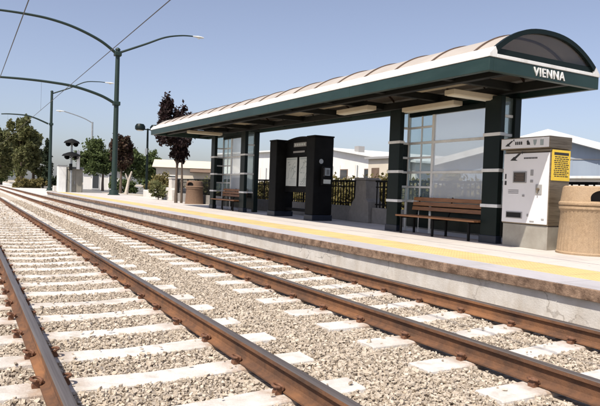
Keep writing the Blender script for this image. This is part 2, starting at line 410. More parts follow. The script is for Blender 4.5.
# ------------------------------------------------------------------ light
SUNDIR = Vector((.62, .34, -1.0)).normalized()      # the way the light travels
sun = bpy.data.lights.new('sun', 'SUN'); sun.energy = 4.2; sun.angle = math.radians(.53); sun.color = (1, .93, .825)
so = bpy.data.objects.new('sun', sun); COL.objects.link(so); so.rotation_euler = SUNDIR.to_track_quat('-Z', 'Y').to_euler()
so.location = (-30, -30, 50)
w = bpy.data.worlds.new('World'); SC.world = w; w.use_nodes = True
wn = w.node_tree; bg = wn.nodes['Background']
sky = wn.nodes.new('ShaderNodeTexSky'); sky.sky_type = 'NISHITA'; sky.sun_disc = False
sky.sun_elevation = math.asin(-SUNDIR.z); sky.sun_rotation = math.atan2(-SUNDIR.x, -SUNDIR.y)
sky.air_density = 1.0; sky.dust_density = 1.6; sky.ozone_density = 5.0; sky.altitude = 20
tint = wn.nodes.new('ShaderNodeMix'); tint.data_type = 'RGBA'; tint.blend_type = 'MULTIPLY'; tint.inputs['Factor'].default_value = 1
tint.inputs['B'].default_value = (1.05, .985, 1.01, 1)
hs = wn.nodes.new('ShaderNodeHueSaturation'); hs.inputs['Saturation'].default_value = .74; hs.inputs['Value'].default_value = .92
wn.links.new(sky.outputs[0], hs.inputs['Color']); wn.links.new(hs.outputs[0], tint.inputs['A']); wn.links.new(tint.outputs['Result'], bg.inputs[0]); bg.inputs[1].default_value = .108
SC.view_settings.view_transform = 'Standard'; SC.view_settings.look = 'None'
SC.view_settings.exposure = .58; SC.view_settings.gamma = 1; SC.view_settings.use_curve_mapping = False

# ------------------------------------------------------------------ ground
PZ = .30                     # platform level (0 is the top of the rails)
b = MB(); b.box(-400, 600, -200, 900, -.8, -.42); setting(b.build('ground', M['dirt']))
b = MB(); b.prism_y([(-3.4, -.5), (-1.6, -.226), (6.10, -.226), (6.10, -.5)], -12, 160); setting(b.build('ballast_bed', M['gravel']))

# ------------------------------------------------------------------ track
T1, T2, G = .549 + .7525, 3.921 + .7525, .7525      # track centre lines, half distance between rail heads
TIE = .763
rail_prof = [(-.07, -.172), (.07, -.172), (.07, -.160), (.018, -.146), (.009, -.125), (.009, -.052), (.036, -.038), (.036, -.010), (.030, -.003),
             (.018, 0), (-.018, 0), (-.030, -.003), (-.036, -.010), (-.036, -.038), (-.009, -.052), (-.009, -.125), (-.018, -.146), (-.07, -.160)]
def rail(x, label):
    o = MB(); n = len(rail_prof)
    ys = [-14] + [y for y in np.arange(-6, 60, 6.0)] + [90, 165]
    for i in range(len(ys) - 1):
        vs = [(p[0], ys[i], p[1]) for p in rail_prof] + [(p[0], ys[i + 1], p[1]) for p in rail_prof]
        for k in range(n):
            k2 = (k + 1) % n
            o.add([vs[k], vs[n + k], vs[n + k2], vs[k2]], [(0, 1, 2, 3)], 1 if 7 <= k <= 11 else 0)
    ob = o.build('rail', [M['rust'], M['head']])
    bm = bmesh.new(); bm.from_mesh(ob.data); bmesh.ops.remove_doubles(bm, verts=bm.verts, dist=1e-5); bmesh.ops.recalc_face_normals(bm, faces=bm.faces); bm.to_mesh(ob.data); bm.free()
    ob.location = (x, 0, 0); tag(ob, label, 'rail', 'rails of the two tracks')
rail(T1 - G, 'rusty steel rail leaving the bottom left corner, outer rail of the nearest track')
rail(T1 + G, 'orange rusty rail running diagonally from the bottom centre, right rail of the nearest track')
rail(T2 - G, 'rusty brown rail of the track beside the platform, the one farther from the platform')
rail(T2 + G, 'rusty brown rail closest to the white platform wall and its brown edge')

def tie_mesh():
    o = MB(); nx = 14; HL = 1.33
    prof = [(-.160, -.36), (-.137, -.178 - .014), (-.124, -.178), (.124, -.178), (.137, -.178 - .014), (.160, -.36)]
    vs = []
    for i in range(nx + 1):
        x = -HL + 2 * HL * i / nx
        dip = .022 * math.exp(-(x / .45) ** 2)
        for y, z in prof: vs.append((x, y, z - (dip if z > -.3 else 0)))
    n = len(prof); fs = []
    for i in range(nx):
        for k in range(n): k2 = (k + 1) % n; fs.append((i * n + k, i * n + k2, (i + 1) * n + k2, (i + 1) * n + k))
    fs += [tuple(range(n)), tuple(nx * n + k for k in range(n - 1, -1, -1))]
    o.add(vs, fs); return o
def clip_mesh(sx):
    """cast shoulder with a sprung loop of bar that grips the rail foot; sx = +1 grips towards +x"""
    o = MB(); z0 = -.180
    o.prism([(-.125 * sx, z0), (-.075 * sx, z0), (-.072 * sx, z0 + .030), (-.085 * sx, z0 + .048), (-.112 * sx, z0 + .046), (-.125 * sx, z0 + .02)],
            lambda p: (p[0], -.032, p[1]), lambda p: (p[0], .032, p[1]))
    pts = []
    for k in range(13):
        a = -.35 * PI + 1.75 * PI * k / 12
        pts.append((-.095 * sx + .036 * math.cos(a) * sx, .052 * math.sin(a), z0 + .052 + .016 * math.sin(a * .5)))
    pts.append((-.052 * sx, -.02, -.145))
    o.tube(pts, .0115, 7); return o
tie_proto = {}
def make_tie(tx, clips):
    root = tie_mesh().build('railway_tie', M['tie'], bevel=.008)
    if clips:
        for rx in (-G, G):
            for sx in (1, -1):
                c = clip_mesh(sx).build('rail_clip', M['clip'], smooth=True); c.parent = root; c.location = (rx, 0, 0); c.scale = (1, .85, .92); c.location.z = -.0135
    return root
def lay(tx, phase, y0, y1, yclip, label, group):
    p1 = make_tie(tx, True); p0 = make_tie(tx, False); used = [0, 0]
    n0 = math.ceil((y0 - phase) / TIE); n1 = math.floor((y1 - phase) / TIE)
    for i in range(n0, n1 + 1):
        y = phase + i * TIE; k = 0 if y < yclip else 1
        src = (p1, p0)[k]
        o = src if not used[k] else copy_tree(src)
        used[k] = 1
        o.location = (tx + rnd.uniform(-.02, .02), y + rnd.uniform(-.012, .012), rnd.uniform(-.006, .004))
        o.rotation_euler = (0, 0, rnd.uniform(-.006, .006))
        tag(o, label, 'railway tie', group)
lay(T1, 5.984 - 3.9 * 0, 1.2, 52, 36, 'white concrete tie under the nearest track, gravel on both sides of it', 'concrete ties of the nearest track')
lay(T2, 8.397, 1.5, 118, 36, 'white concrete tie under the track beside the platform', 'concrete ties of the platform track')

# loose ballast stones (nobody could count them)
rs = np.random.RandomState(3)
ICO_V = None
bm = bmesh.new(); bmesh.ops.create_icosphere(bm, subdivisions=1, radius=1); bm.verts.index_update()
ICO_V = np.array([v.co[:] for v in bm.verts]); ICO_F = np.array([[v.index for v in f.verts] for f in bm.faces]); bm.free()
CUB_V = np.array([(x, y, z) for x in (-.8, .8) for y in (-.8, .8) for z in (-.7, .7)]); CUB_F = np.array([(0, 1, 3, 2), (4, 6, 7, 5), (0, 4, 5, 1), (2, 3, 7, 6), (0, 2, 6, 4), (1, 5, 7, 3)])
CUB_F = np.concatenate([CUB_F[:, [0, 1, 2]], CUB_F[:, [0, 2, 3]]])
def stones(n, y0, y1, xlo, xhi, smin, smax, BV, BF):
    y = y0 + (y1 - y0) * rs.rand(n) ** .9
    x = xlo(y) + (xhi(y) - xlo(y)) * rs.rand(n)
    def on_tie(x, y, tx, ph):
        d = np.abs(((y - ph) / TIE + .5) % 1 - .5) * TIE
        return (d < .140 - .030 * rs.rand(len(x)) ** 4) & (np.abs(x - tx) < 1.33 - .05 * rs.rand(len(x)))
    def near_rail(x):
        m = np.zeros(len(x), bool)
        for r in (T1 - G, T1 + G, T2 - G, T2 + G): m |= np.abs(x - r) < .085
        return m
    bad = on_tie(x, y, T1, 5.984) | on_tie(x, y, T2, 8.397)
    keep = (~bad & ~near_rail(x) & (x < 6.03)) | (bad & ~near_rail(x) & (rs.rand(n) < .010))
    x, y, bad = x[keep], y[keep], bad[keep]; n = len(x)
    s = smin + (smax - smin) * rs.rand(n) ** 1.6
    z = np.where(bad, -.178 + s * .55, -.223 + .026 * rs.rand(n) + .1 * s)
    sc = s[:, None] * (.50 + .85 * rs.rand(n, 3)); sc[:, 2] *= .8
    V = BV[None] * (1 + 1.15 * (rs.rand(n, len(BV), 3) - .5)) * sc[:, None, :]
    a = rs.rand(n) * 2 * PI; t = (rs.rand(n) - .5) * 1.4
    ca, sa, ct, st = np.cos(a), np.sin(a), np.cos(t), np.sin(t)
    Y = V[..., 1] * ct[:, None] - V[..., 2] * st[:, None]; Z = V[..., 1] * st[:, None] + V[..., 2] * ct[:, None]
    X = V[..., 0] * ca[:, None] - Y * sa[:, None]; Y = V[..., 0] * sa[:, None] + Y * ca[:, None]
    V = np.stack([X + x[:, None], Y + y[:, None], Z + z[:, None]], -1).reshape(-1, 3)
    F = (BF[None] + (np.arange(n) * len(BV))[:, None, None]).reshape(-1, 3)
    return V, F
lo = lambda y: np.maximum(-1.5, .02 * y - .9)
hi = lambda y: np.minimum(6.0, 1.6 * y + .9)
Vs, Fs, off = [], [], 0
far = lambda y: y * 0 + 6.0
for args in ((74000, 1.6, 11, lo, hi, .008, .0195, CUB_V, CUB_F), (62000, 1.6, 11, lo, hi, .007, .017, CUB_V, CUB_F),
             (52000, 11, 24, lo, far, .010, .024, CUB_V, CUB_F), (20000, 11, 24, lo, far, .010, .022, CUB_V, CUB_F), (20000, 24, 45, lo, far, .018, .034, CUB_V, CUB_F)):
    V, F = stones(*args); Vs.append(V); Fs.append(F + off); off += len(V)
st = np_mesh('gravel', np.concatenate(Vs), np.concatenate(Fs), M['stone']); st['kind'] = 'stuff'
st['label'] = 'pale mixed gravel packed around the ties'; st['category'] = 'gravel'

# ------------------------------------------------------------------ platform
PE = 5.953; YN, YF = -9.0, 54.0
b = MB(); b.box(PE + .065, 11.6, YN, YF, -.6, PZ - .004); setting(b.build('platform', [M['wallface']]))
b = MB(); b.box(7.46, 11.62, YN, YF, PZ - .03, PZ); setting(b.build('platform_paving', M['pave']))
b = MB(); b.box(PE + .02, 6.60, YN, YF - .3, PZ - .03, PZ + .001); setting(b.build('platform_edging', M['edge']))
b = MB(); b.box(6.60, 7.46, YN, YF - .3, PZ - .03, PZ + .004); setting(b.build('tactile_strip', M['tactile']))
b = MB()
for i in range(42):      # brown nosing, cast in 1.5 m lengths
    y0 = YN + 1.5 * i
    b.box(PE + rnd.uniform(-.004, .004), PE + .2, y0 + .001, min(y0 + 1.499, YF - .3), PZ - .135 + rnd.uniform(-.004, .004), PZ - .004)
setting(b.build('platform_nosing', M['nosing'], bevel=.008))
b = MB(); b.prism_x([(YF, -.45), (YF, PZ - .01), (YF + 6, -.40), (YF + 6, -.45)], 6.4, 11.6); setting(b.build('ramp', M['lowwall']))
b = MB(); b.box(11.62, 150, -60, 200, -.6, .22); setting(b.build('pavement', M['asphalt']))
b = MB(); b.box(11.63, 14.6, -20, 60, .1, .26); setting(b.build('planting_bed', M['dirt']))
b = MB(); b.box(6.35, 11.6, YF + 6, 260, -.6, -.16); setting(b.build('gravel_path', M['lowwall']))
b = MB()     # rounded kerb where the platform edge turns away from the track at its far end
pts = [(PE + .06 + 1.5 * (1 - math.cos(a)), YF - .35 + 1.7 * math.sin(a), PZ - .06) for a in np.linspace(0, PI / 2, 9)]
b.tube([(PE + .06, YF - .6, PZ - .06)] + pts, .075, 8); setting(b.build('kerb', M['nosing'], smooth=True))

# ------------------------------------------------------------------ canopy
X0, X1, Y0, Y1 = 7.30, 10.10, 6.93, 27.0
SH = .0095
zb = lambda y: 3.293 + SH * (y - Y0)
can = thing('station_canopy', (8.86, 17, PZ), 'long platform canopy with dark green fascia, white gutter and arched tan roof', 'canopy')
def shear_box(b, x0, x1, y0, y1, h0, h1, mi=0):
    v = [(x, y, zb(y) + h) for h in (h0, h1) for x, y in ((x0, y0), (x1, y0), (x1, y1), (x0, y1))]
    return b.add(v, [(0, 3, 2, 1), (4, 5, 6, 7), (0, 1, 5, 4), (1, 2, 6, 5), (2, 3, 7, 6), (3, 0, 4, 7)], mi)
FH = .222
b = MB(); t = .10
nseg = 5; L = (Y1 - Y0) / nseg
for i in range(nseg):      # fascia plates with butt joints
    shear_box(b, X0, X0 + t, Y0 + L * i + (.004 if i else 0), Y0 + L * (i + 1), 0, FH)
    shear_box(b, X1 - t, X1, Y0 + L * i + (.004 if i else 0), Y0 + L * (i + 1), 0, FH)
shear_box(b, X0 + t, X1 - t, Y0, Y0 + t, 0, FH); shear_box(b, X0 + t, X1 - t, Y1 - t, Y1, 0, FH)
b.build('fascia', M['fascia'], can, bevel=.008)
# gutter: sloped white strip along both long sides, thin white strip at the ends
for y0, y1 in ((Y0 - .01, Y1 + .01),):
    for sgn, xe in ((1, X0), (-1, X1)):
        poly = [(xe - .012 * sgn, .0), (xe - .012 * sgn, .055), (xe + .11 * sgn, .175), (xe + .16 * sgn, .175), (xe + .16 * sgn, .0)]
        b = MB(); b.prism(poly, lambda p: (p[0], y0, zb(y0) + FH + .002 + p[1]), lambda p: (p[0], y1, zb(y1) + FH + .002 + p[1]))
        b.build('gutter', M['white'], can, bevel=.006)
for yy in (Y0, Y1):
    d = -.012 if yy == Y0 else .012
    b = MB(); shear_box(b, X0 + .162, X1 - .162, min(yy + d, yy - d * 8), max(yy + d, yy - d * 8), FH + .002, FH + .060)
    b.build('end_trim', M['white'], can, bevel=.006)
# vault
A0, A1, RISE = X0 + .13, X1 - .13, .455
HB = FH + .150
cx = (A0 + A1) / 2; half = (A1 - A0) / 2; RAD = (half ** 2 + RISE ** 2) / (2 * RISE); amax = math.asin(half / RAD)
def arc(u, dr=0.0):     # u in -1..1 across the roof
    v = math.sin(u * PI / 2) * .6 + u * .4
    return cx + (half + dr * .6) * v, HB + RISE * (1 - abs(v) ** 2.35) + dr
NA = 28
US = [-1 + 2 * k / NA for k in range(NA + 1)]
ribs = [Y0 + .02] + [7.42 + 1.063 * k for k in range(18)] + [Y1 - .02]
for i in range(len(ribs) - 1):
    b = MB(); y0, y1 = ribs[i] + .004, ribs[i + 1] - .004
    poly = [arc(u) for u in US] + [arc(u, -.02) for u in reversed(US)]
    b.prism(poly, lambda p: (p[0], y0, zb(y0) + p[1]), lambda p: (p[0], y1, zb(y1) + p[1]))
    # the n-gon ends are fine: thin crescent
    b.build('roof_panel', M['roofp'], can, smooth=True)
for i, y in enumerate(ribs):
    end = i in (0, len(ribs) - 1)
    b = MB(); w_, h_ = (.07, .022) if end else (.035, .022)
    poly = [arc(u, h_) for u in US] + [arc(u, -.055 if not end else -.055) for u in reversed(US)]
    y0, y1 = y - w_ / 2, y + w_ / 2
    b.prism(poly, lambda p: (p[0], y0, zb(y0) + p[1]), lambda p: (p[0], y1, zb(y1) + p[1]))
    b.build('roof_rib', M['green'] if end else M['rib'], can, smooth=True)
for yy in (Y0, Y1):
    b = MB(); shear_box(b, A0, A1, yy + (.02 if yy == Y0 else -.09), yy + (.09 if yy == Y0 else -.02), FH + .062, FH + .165)
    b.build('gable_beam', M['green'], can, bevel=.005)
for yy in (Y0 + .035, Y1 - .035):      # smoked glazing that closes the arched ends
    b = MB(); poly = [(x, z) for x, z in (arc(u, -.056) for u in US) if z > FH + .166]
    b.prism(poly, lambda p: (p[0], yy - .006, zb(yy) + p[1]), lambda p: (p[0], yy + .006, zb(yy) + p[1])); b.build('end_glazing', M['smoked'], can)
# steel below the vault
b = MB()
for x in (8.05, 9.62):
    b = MB(); shear_box(b, x - .07, x + .07, Y0 + t, Y1 - t, .06, .232); b.build('longitudinal_beam', M['under'], can, bevel=.006)
yb = 7.42 + 1.063
k = 0
while yb < Y1 - .5:
    b = MB(); shear_box(b, X0 + t, X1 - t, yb - .06, yb + .06, .10, .26)
    b.build('cross_beam', M['under'], can, bevel=.006); yb += 2.126
b = MB()       # ceiling boards: a front band and a back band, the middle left open to the vault
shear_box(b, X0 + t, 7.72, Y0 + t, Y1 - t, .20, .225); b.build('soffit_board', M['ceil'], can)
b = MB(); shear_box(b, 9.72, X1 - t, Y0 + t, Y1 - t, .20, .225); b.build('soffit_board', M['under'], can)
for i in range(9):
    if i % 3 == 1: continue
    b = MB()
    y0 = 7.42 + 1.063 + 2.126 * i + .09; y1 = min(y0 + 1.95, Y1 - .12)
    if y1 - y0 > .3: shear_box(b, 8.16, 9.0 + .35 * (i % 2), y0, y1, .235, .25)
    b.build('ceiling_panel', M['ceil'], can)
# lettering on the near end
me = text_mesh('VIENNA', .80, .148); me.materials.append(M['white'])
o = bpy.data.objects.new('lettering', me); COL.objects.link(o); o.parent = can
o.location = Vector((8.34, Y0 - .004, 3.334)) - can.location; o.rotation_euler = (PI / 2, 0, 0)

def ceiling_light(x0, x1, y0, y1, label):
    ym = (y0 + y1) / 2; z = zb(ym)
    r = thing('ceiling_light', ((x0 + x1) / 2, ym, z), label, 'light', 'box lights under the canopy')
    b = MB(); b.box(x0, x1, y0, y1, z - .055, z + .05); b.build('housing', M['fixture'], r, bevel=.012)
    b = MB(); b.box(x0 + .04, x1 - .04, y0 + .04, y1 - .04, z - .067, z - .0555); b.build('diffuser', M['diffuser'], r)
ceiling_light(8.36, 9.92, 8.82, 9.10, 'long tan box light set crosswise under the canopy, the one nearest the lettered end')
ceiling_light(9.42, 9.70, 9.95, 11.75, 'tan box light running lengthwise above the nearer wooden bench')
ceiling_light(8.55, 8.83, 12.0, 13.4, 'narrow tan box light under the canopy between the near shelter and the map kiosk')
ceiling_light(7.85, 9.3, 23.3, 23.6, 'tan box light set crosswise under the canopy at the far shelter')

# ------------------------------------------------------------------ wind shelters
def shelter(yR, yL, label):
    """yR / yL: near faces of the two front columns (right one nearer the camera)"""
    r = thing('wind_shelter', (9.8, (yR + yL) / 2, PZ), label, 'shelter', 'glazed wind shelters under the canopy')
    C = .43; D = .13; XB = 9.96
    yR1 = yR + C; yL1 = yL + C
    cols = [(9.42, yR), (9.42, yL)]
    for x, y in cols:
        b = MB(); b.box(x, x + D, y, y + C, PZ, zb(y) + .02); b.build('column', M['green'], r, bevel=.012)
        for z in (1.07, 1.80, 2.54):
            b = MB(); b.box(x - .016, x + D + .016, y - .016, y + C + .016, z - .034, z + .034); b.build('column_band', M['white'], r, bevel=.006)
        b = MB(); b.box(x - .02, x + D + .02, y - .02, y + C + .02, PZ, PZ + .16); b.build('column_lit_foot', M['lit_base'], r, bevel=.01)  # bluish block paints the light on the column base
    yW0, yW1 = yR + .10, yL + .30      # the planes of the two side walls
    ZT = zb(yR)
    # posts
    def post(x, y, w_=.055, m='white'):
        b = MB(); b.box(x - w_ / 2, x + w_ / 2, y - w_ / 2, y + w_ / 2, PZ, ZT + .01); b.build('mullion', M[m], r, bevel=.006)
    post(XB, yW1, .07); post(XB, yW1 - .93, .07); post(XB, yW1 - .50, .035)
    b = MB(); b.box(XB - .10, XB + .08, yW0 - .08, yW0 + .10, PZ, ZT + .01); b.build('corner_post', M['green'], r, bevel=.01)
    # rails
    def bar(name, *bx):
        b = MB(); b.box(*bx); b.build(name, M['white'], r, bevel=.005)
    for z in (1.07, 1.80, 2.54): bar('glazing_rail', XB - .03, XB + .03, yW0 + .10, yW1 - .04, z - .03, z + .03)
    for z in (1.43, 2.17, 2.93): bar('glazing_rail', XB - .025, XB + .025, yW1 - .93, yW1 - .04, z - .025, z + .025)
    for z in (1.07, 1.43, 1.80, 2.17, 2.54, 2.93):
        bar('side_rail', 9.42 + D + .017, XB - .036, yW1 - .025, yW1 + .025, z - .028, z + .028)
        if z not in (1.43, 2.17): bar('side_rail', 9.42 + D + .017, XB - .10, yW0 - .025, yW0 + .025, z - .028, z + .028)
    zs = [1.10, 1.405, 1.455, 1.77, 1.83, 2.145, 2.195, 2.51, 2.57, 2.905, 2.955, ZT]
    def pane(x0, x1, y0, y1, z0, z1, m, name='glass_pane'):
        b = MB(); b.box(x0, x1, y0, y1, z0, z1); b.build(name, M[m], r)
    for k, m in enumerate(('teal', 'green', 'green', 'green', 'clear', 'teal')):
        pane(9.42 + D + .003, XB - .037, yW1 - .008, yW1 + .008, zs[2 * k], zs[2 * k + 1], m, 'glass_pane' if m != 'green' else 'dark_panel')
        pane(XB - .008, XB + .008, yW1 - .892, yW1 - .037, zs[2 * k], zs[2 * k + 1], 'teal')
    for z0, z1 in ((1.10, 1.77), (1.83, 2.51), (2.57, ZT)):
        pane(XB - .008, XB + .008, yW0 + .105, yW1 - .967, z0, z1, 'frosted')
        pane(9.42 + D + .003, XB - .105, yW0 - .008, yW0 + .008, z0, z1, 'teal')
    pane(XB - .015, XB + .015, yW0 + .10, yW1 - .05, PZ + .12, 1.04, 'green', 'shade_panel')  # dark sheet added where only shade shows below the glazing
    b = MB(); b.box(XB - .05, XB + .05, yW0 + .105, yW1 - .04, ZT - .10, ZT + .02); b.build('head_rail', M['green'], r, bevel=.006)
    return r
YR1, YL1 = 8.58, 11.78
YR2, YL2 = 21.22, 24.45
shelter(YR1, YL1, 'nearer dark green glazed wind shelter with a big frosted pane, left of the ticket machine')
shelter(YR2, YL2, 'farther dark green glazed wind shelter with teal panes, between kiosk and canopy end')

def bench(y0, y1, label):
    r = thing('bench', (9.5, (y0 + y1) / 2, PZ), label, 'bench', 'wooden benches in the shelters')
    b = MB()
    for k in range(5): b.box(9.24 + .105 * k, 9.24 + .105 * k + .085, y0, y1, PZ + .405, PZ + .445)
    b.build('seat', M['wood'], r, bevel=.008)
    b = MB()
    for k in range(3):
        z = PZ + .56 + .115 * k; x = 9.76 + .022 * k
        b.prism_y([(x, z), (x + .035, z), (x + .055, z + .09), (x + .02, z + .09)], y0, y1)
    b.build('backrest', M['wood'], r, bevel=.006)
    for y in (y0 + .18, (y0 + y1) / 2, y1 - .18):
        b = MB()
        b.box(9.27, 9.31, y - .025, y + .025, PZ, PZ + .40); b.box(9.68, 9.72, y - .025, y + .025, PZ, PZ + .40)
        b.box(9.25, 9.78, y - .024, y + .024, PZ + .365, PZ + .403)
        b.tube([(9.72, y, PZ + .38), (9.80, y, PZ + .55), (9.875, y, PZ + .90)], .02, 8)
        b.build('leg', M['iron'], r, bevel=.004)
bench(9.02, 11.62, 'red brown slatted wooden bench in the nearer shelter')
bench(21.75, 24.3, 'red brown slatted wooden bench in the farther shelter')

# ------------------------------------------------------------------ information kiosk with payphone
kz = 2.92
r = thing('information_kiosk', (9.78, 17.5, PZ), 'black information kiosk with two map posters between thick side pillars', 'kiosk')
for y0, y1 in ((15.93, 16.42), (18.52, 19.06)):
    b = MB(); b.box(9.42, 10.12, y0, y1, PZ + .18, kz); b.build('pillar', M['black'], r, bevel=.02)
    b = MB(); b.box(9.40, 10.14, y0 - .02, y1 + .02, PZ, PZ + .178); b.build('pillar_lit_foot', M['lit_base'], r, bevel=.015)  # bluish block paints the light at the pillar base
    b = MB(); b.box(9.405, 10.135, y0 - .015, y1 + .015, kz, kz + .05); b.build('pillar_cap', M['black'], r, bevel=.012)
b = MB()
ya, yb_ = 16.42, 18.52
poly = [(ya, 1.16), (yb_, 1.16)] + [(yb_ + (ya - yb_) * k / 16, 2.93 + .10 * math.sin(PI * k / 16)) for k in range(17)]
b.prism_x(poly, 9.80, 9.98); b.build('board', M['black'], r, bevel=.01)
b = MB(); b.tube([(9.74 + .02, yb_ + (ya - yb_) * k / 16, 2.90 + .10 * math.sin(PI * k / 16)) for k in range(17)], .035, 8); b.build('arch_moulding', M['black'], r, smooth=True)
b = MB(); b.box(9.82, 9.96, ya, yb_, PZ + .22, PZ + .32); b.build('foot_rail', M['black'], r, bevel=.01)
def map_case(y0, y1, z0, z1, seed):
    q = random.Random(seed)
    f = MB(); f.box(9.775, 9.798, y0 - .05, y1 + .05, z0 - .05, z1 + .05); fo = f.build('map_case', M['iron'], r, bevel=.006)
    p = MB(); p.box(9.768, 9.7745, y0, y1, z0, z1); p.build('poster', M['paper'], fo)
    l = MB(); W, H = y1 - y0, z1 - z0
    for k in range(4):
        yy = y0 + W * q.uniform(.1, .6); zz = z0 + H * q.uniform(.45, .9)
        pts = [(9.7675, yy, zz)]
        for j in range(4): yy = min(y1 - .04, yy + W * q.uniform(-.05, .22)); zz = max(z0 + .05, zz - H * q.uniform(.02, .2)); pts.append((9.7675, yy, zz))
        l.tube(pts, .008, 5)
    for k in range(7):
        yy, zz = y0 + W * q.uniform(.06, .8), z0 + H * q.uniform(.36, .9); l.box(9.7662, 9.7676, yy, yy + W * q.uniform(.05, .14), zz, zz + H * q.uniform(.01, .05))
    l.box(9.7662, 9.7676, y0 + W * .05, y0 + W * .95, z0 + H * .93, z0 + H * .965)
    for k in range(5): l.box(9.766, 9.7678, y0 + W * .12, y0 + W * q.uniform(.5, .9), z0 + H * (.06 + .05 * k), z0 + H * (.075 + .05 * k))
    l.build('map_lines', M['ppgrey'], fo)
map_case(17.66, 18.42, 1.37, 2.34, 1); map_case(16.62, 17.50, 1.37, 2.34, 2)
b = MB(); b.box(9.783, 9.799, 17.1, 17.95, 2.70, 2.84); o = b.build('header_plate', M['mgrey'], r, bevel=.004)
b = MB()
for k in range(5): b.box(9.779, 9.7825, 17.16 + .155 * k, 17.16 + .155 * k + .11, 2.735, 2.805)
b.build('header_mark', M['paper'], o)
b = MB(); b.box(9.783, 9.799, 17.2, 17.98, 2.50, 2.56); b.build('header_strip', M['mgrey'], r)

r = thing('payphone', (9.78, 15.93, 1.6), 'small payphone with silver plates on the side of the black map kiosk', 'payphone')
b = MB(); b.box(9.66, 9.98, 15.80, 15.908, 1.42, 2.02); b.build('body', M['iron'], r, bevel=.015)
b = MB(); b.box(9.72, 9.93, 15.788, 15.799, 1.72, 1.96); b.build('faceplate', M['galv'], r, bevel=.004)
b = MB()
for i in range(3):
    for j in range(4): b.box(9.80 + .035 * i, 9.825 + .035 * i, 15.783, 15.7875, 1.76 + .04 * j, 1.785 + .04 * j)
b.build('keypad', M['ink'], r)
b = MB(); b.tube([(9.69, 15.76, 1.94), (9.69, 15.745, 1.90), (9.69, 15.745, 1.74), (9.69, 15.76, 1.70)], [.03, .02, .02, .03], 8); b.build('handset', M['ink'], r, smooth=True)
b = MB(); b.box(9.70, 9.96, 15.790, 15.7995, 1.47, 1.60); b.build('instruction_card', M['paper'], r)
b = MB(); b.lathe([(.0, 0), (.075, 0), (.075, .012), (0, .012)], n=24); o = b.build('round_sign', M['galv'], r, loc=(9.66 - 9.78, 15.912 - 15.93, 2.16 - 1.6)); o.rotation_euler = (PI / 2, 0, 0)

# ------------------------------------------------------------------ ticket machine
tx0, tx1, ty0, ty1 = 9.36, 9.93, 7.32, 8.40
r = thing('ticket_machine', (9.64, 7.86, PZ), 'white ticket vending machine with yellow notice on its steel side', 'ticket machine')
b = MB(); b.box(tx0 + .03, tx1, ty0 + .012, ty1 - .02, PZ, .745); b.build('plinth', M['plinth'], r, bevel=.008)
b = MB(); b.box(tx0 + .015, tx1, ty0, ty1, .752, 2.13); b.box(tx0 + .03, tx1, ty0 + .01, ty1 - .01, 2.135, 2.19); b.build('cabinet', M['steel'], r, bevel=.01)
b = MB(); b.box(tx0 - .03, tx1 + .02, ty0 - .012, ty1 + .06, 2.195, 2.42); hd = b.build('header_box', M['steel'], r, bevel=.008)
b = MB(); b.box(tx0 - .036, tx0 - .0305, ty0 + .01, ty1 + .04, 2.215, 2.40); hp = b.build('header_panel', M['mwhite'], hd)
def yx(x, pts, mb, d=.004):   # dark mark: polygon given in (y,z) on a plane facing -x
    mb.prism_x(pts, x - d, x)
hx = tx0 - .0365
b = MB()
# running-arrow emblem, wordmark bars, pictograms
def emblem(b, x, y, z, s):
    yx(x, [(y, z), (y - .16 * s, z + .13 * s), (y - .10 * s, z + .13 * s), (y + .0 * s, z + .06 * s)], b)
    yx(x, [(y + .10 * s, z - .005 * s), (y + .02 * s, z + .065 * s), (y - .06 * s, z + .065 * s), (y - .02 * s, z + .025 * s), (y - .08 * s, z - .01 * s)], b, .003)
    yx(x, [(y - .15 * s, z + .15 * s), (y - .19 * s, z + .17 * s), (y - .19 * s, z + .11 * s)], b)
emblem(b, hx, 8.27, 2.265, .75)
for k in range(4): yx(hx, [(8.10 - .045 * k, 2.28), (8.07 - .045 * k, 2.28), (8.07 - .045 * k, 2.335), (8.10 - .045 * k, 2.345)], b)
yx(hx, [(7.82, 2.27), (7.75, 2.27), (7.76, 2.31), (7.80, 2.36), (7.83, 2.345)], b)
b.build('header_marks', M['ink'], hd)
b = MB()
yx(hx, [(7.68, 2.36), (7.60, 2.36), (7.615, 2.28), (7.64, 2.25), (7.665, 2.28)], b); yx(hx, [(7.52, 2.36), (7.45, 2.36), (7.45, 2.25), (7.52, 2.25)], b)
b.build('header_symbol', M['ppgrey'], hd)
b = MB(); b.box(tx0 - .006, tx0 + .0148, ty0 + .012, ty1 - .012, .775, 2.115); fp = b.build('front_panel', M['mwhite'], r, bevel=.004)
px = tx0 - .0065
b = MB(); emblem(b, px, 8.13, 1.985, 1.0)
for k in range(9): yx(px, [(7.90 - .035 * k, 2.005), (7.876 - .035 * k, 2.005), (7.876 - .035 * k, 2.035), (7.90 - .035 * k, 2.035)], b)
yx(px, [(8.34, 1.62), (8.31, 1.62), (8.31, 1.72), (8.34, 1.72)], b); yx(px, [(8.345, 1.50), (8.30, 1.50), (8.30, 1.58), (8.345, 1.58)], b)
for k in range(3): yx(px, [(8.25, 1.40 - .03 * k), (8.0, 1.40 - .03 * k), (8.0, 1.41 - .03 * k), (8.25, 1.41 - .03 * k)], b, .002)
b.build('front_marks', M['ink'], fp)
b = MB(); b.box(px - .014, px, 7.82, 8.14, 1.545, 1.765); o = b.build('screen_frame', M['mgrey'], r, bevel=.004)
b = MB(); b.box(px - .0165, px - .0145, 7.845, 8.115, 1.565, 1.745); b.build('screen', M['screen'], o)
b = MB()
for k in range(5): b.box(px - .0195, px - .017, 7.87, 8.09 - .03 * (k % 2), 1.59 + .03 * k, 1.602 + .03 * k)
b.build('screen_text', M['brown'], o)
b = MB(); b.box(px - .012, px, 7.89, 8.28, .855, .985); o = b.build('ticket_slot', M['mgrey'], r, bevel=.006)
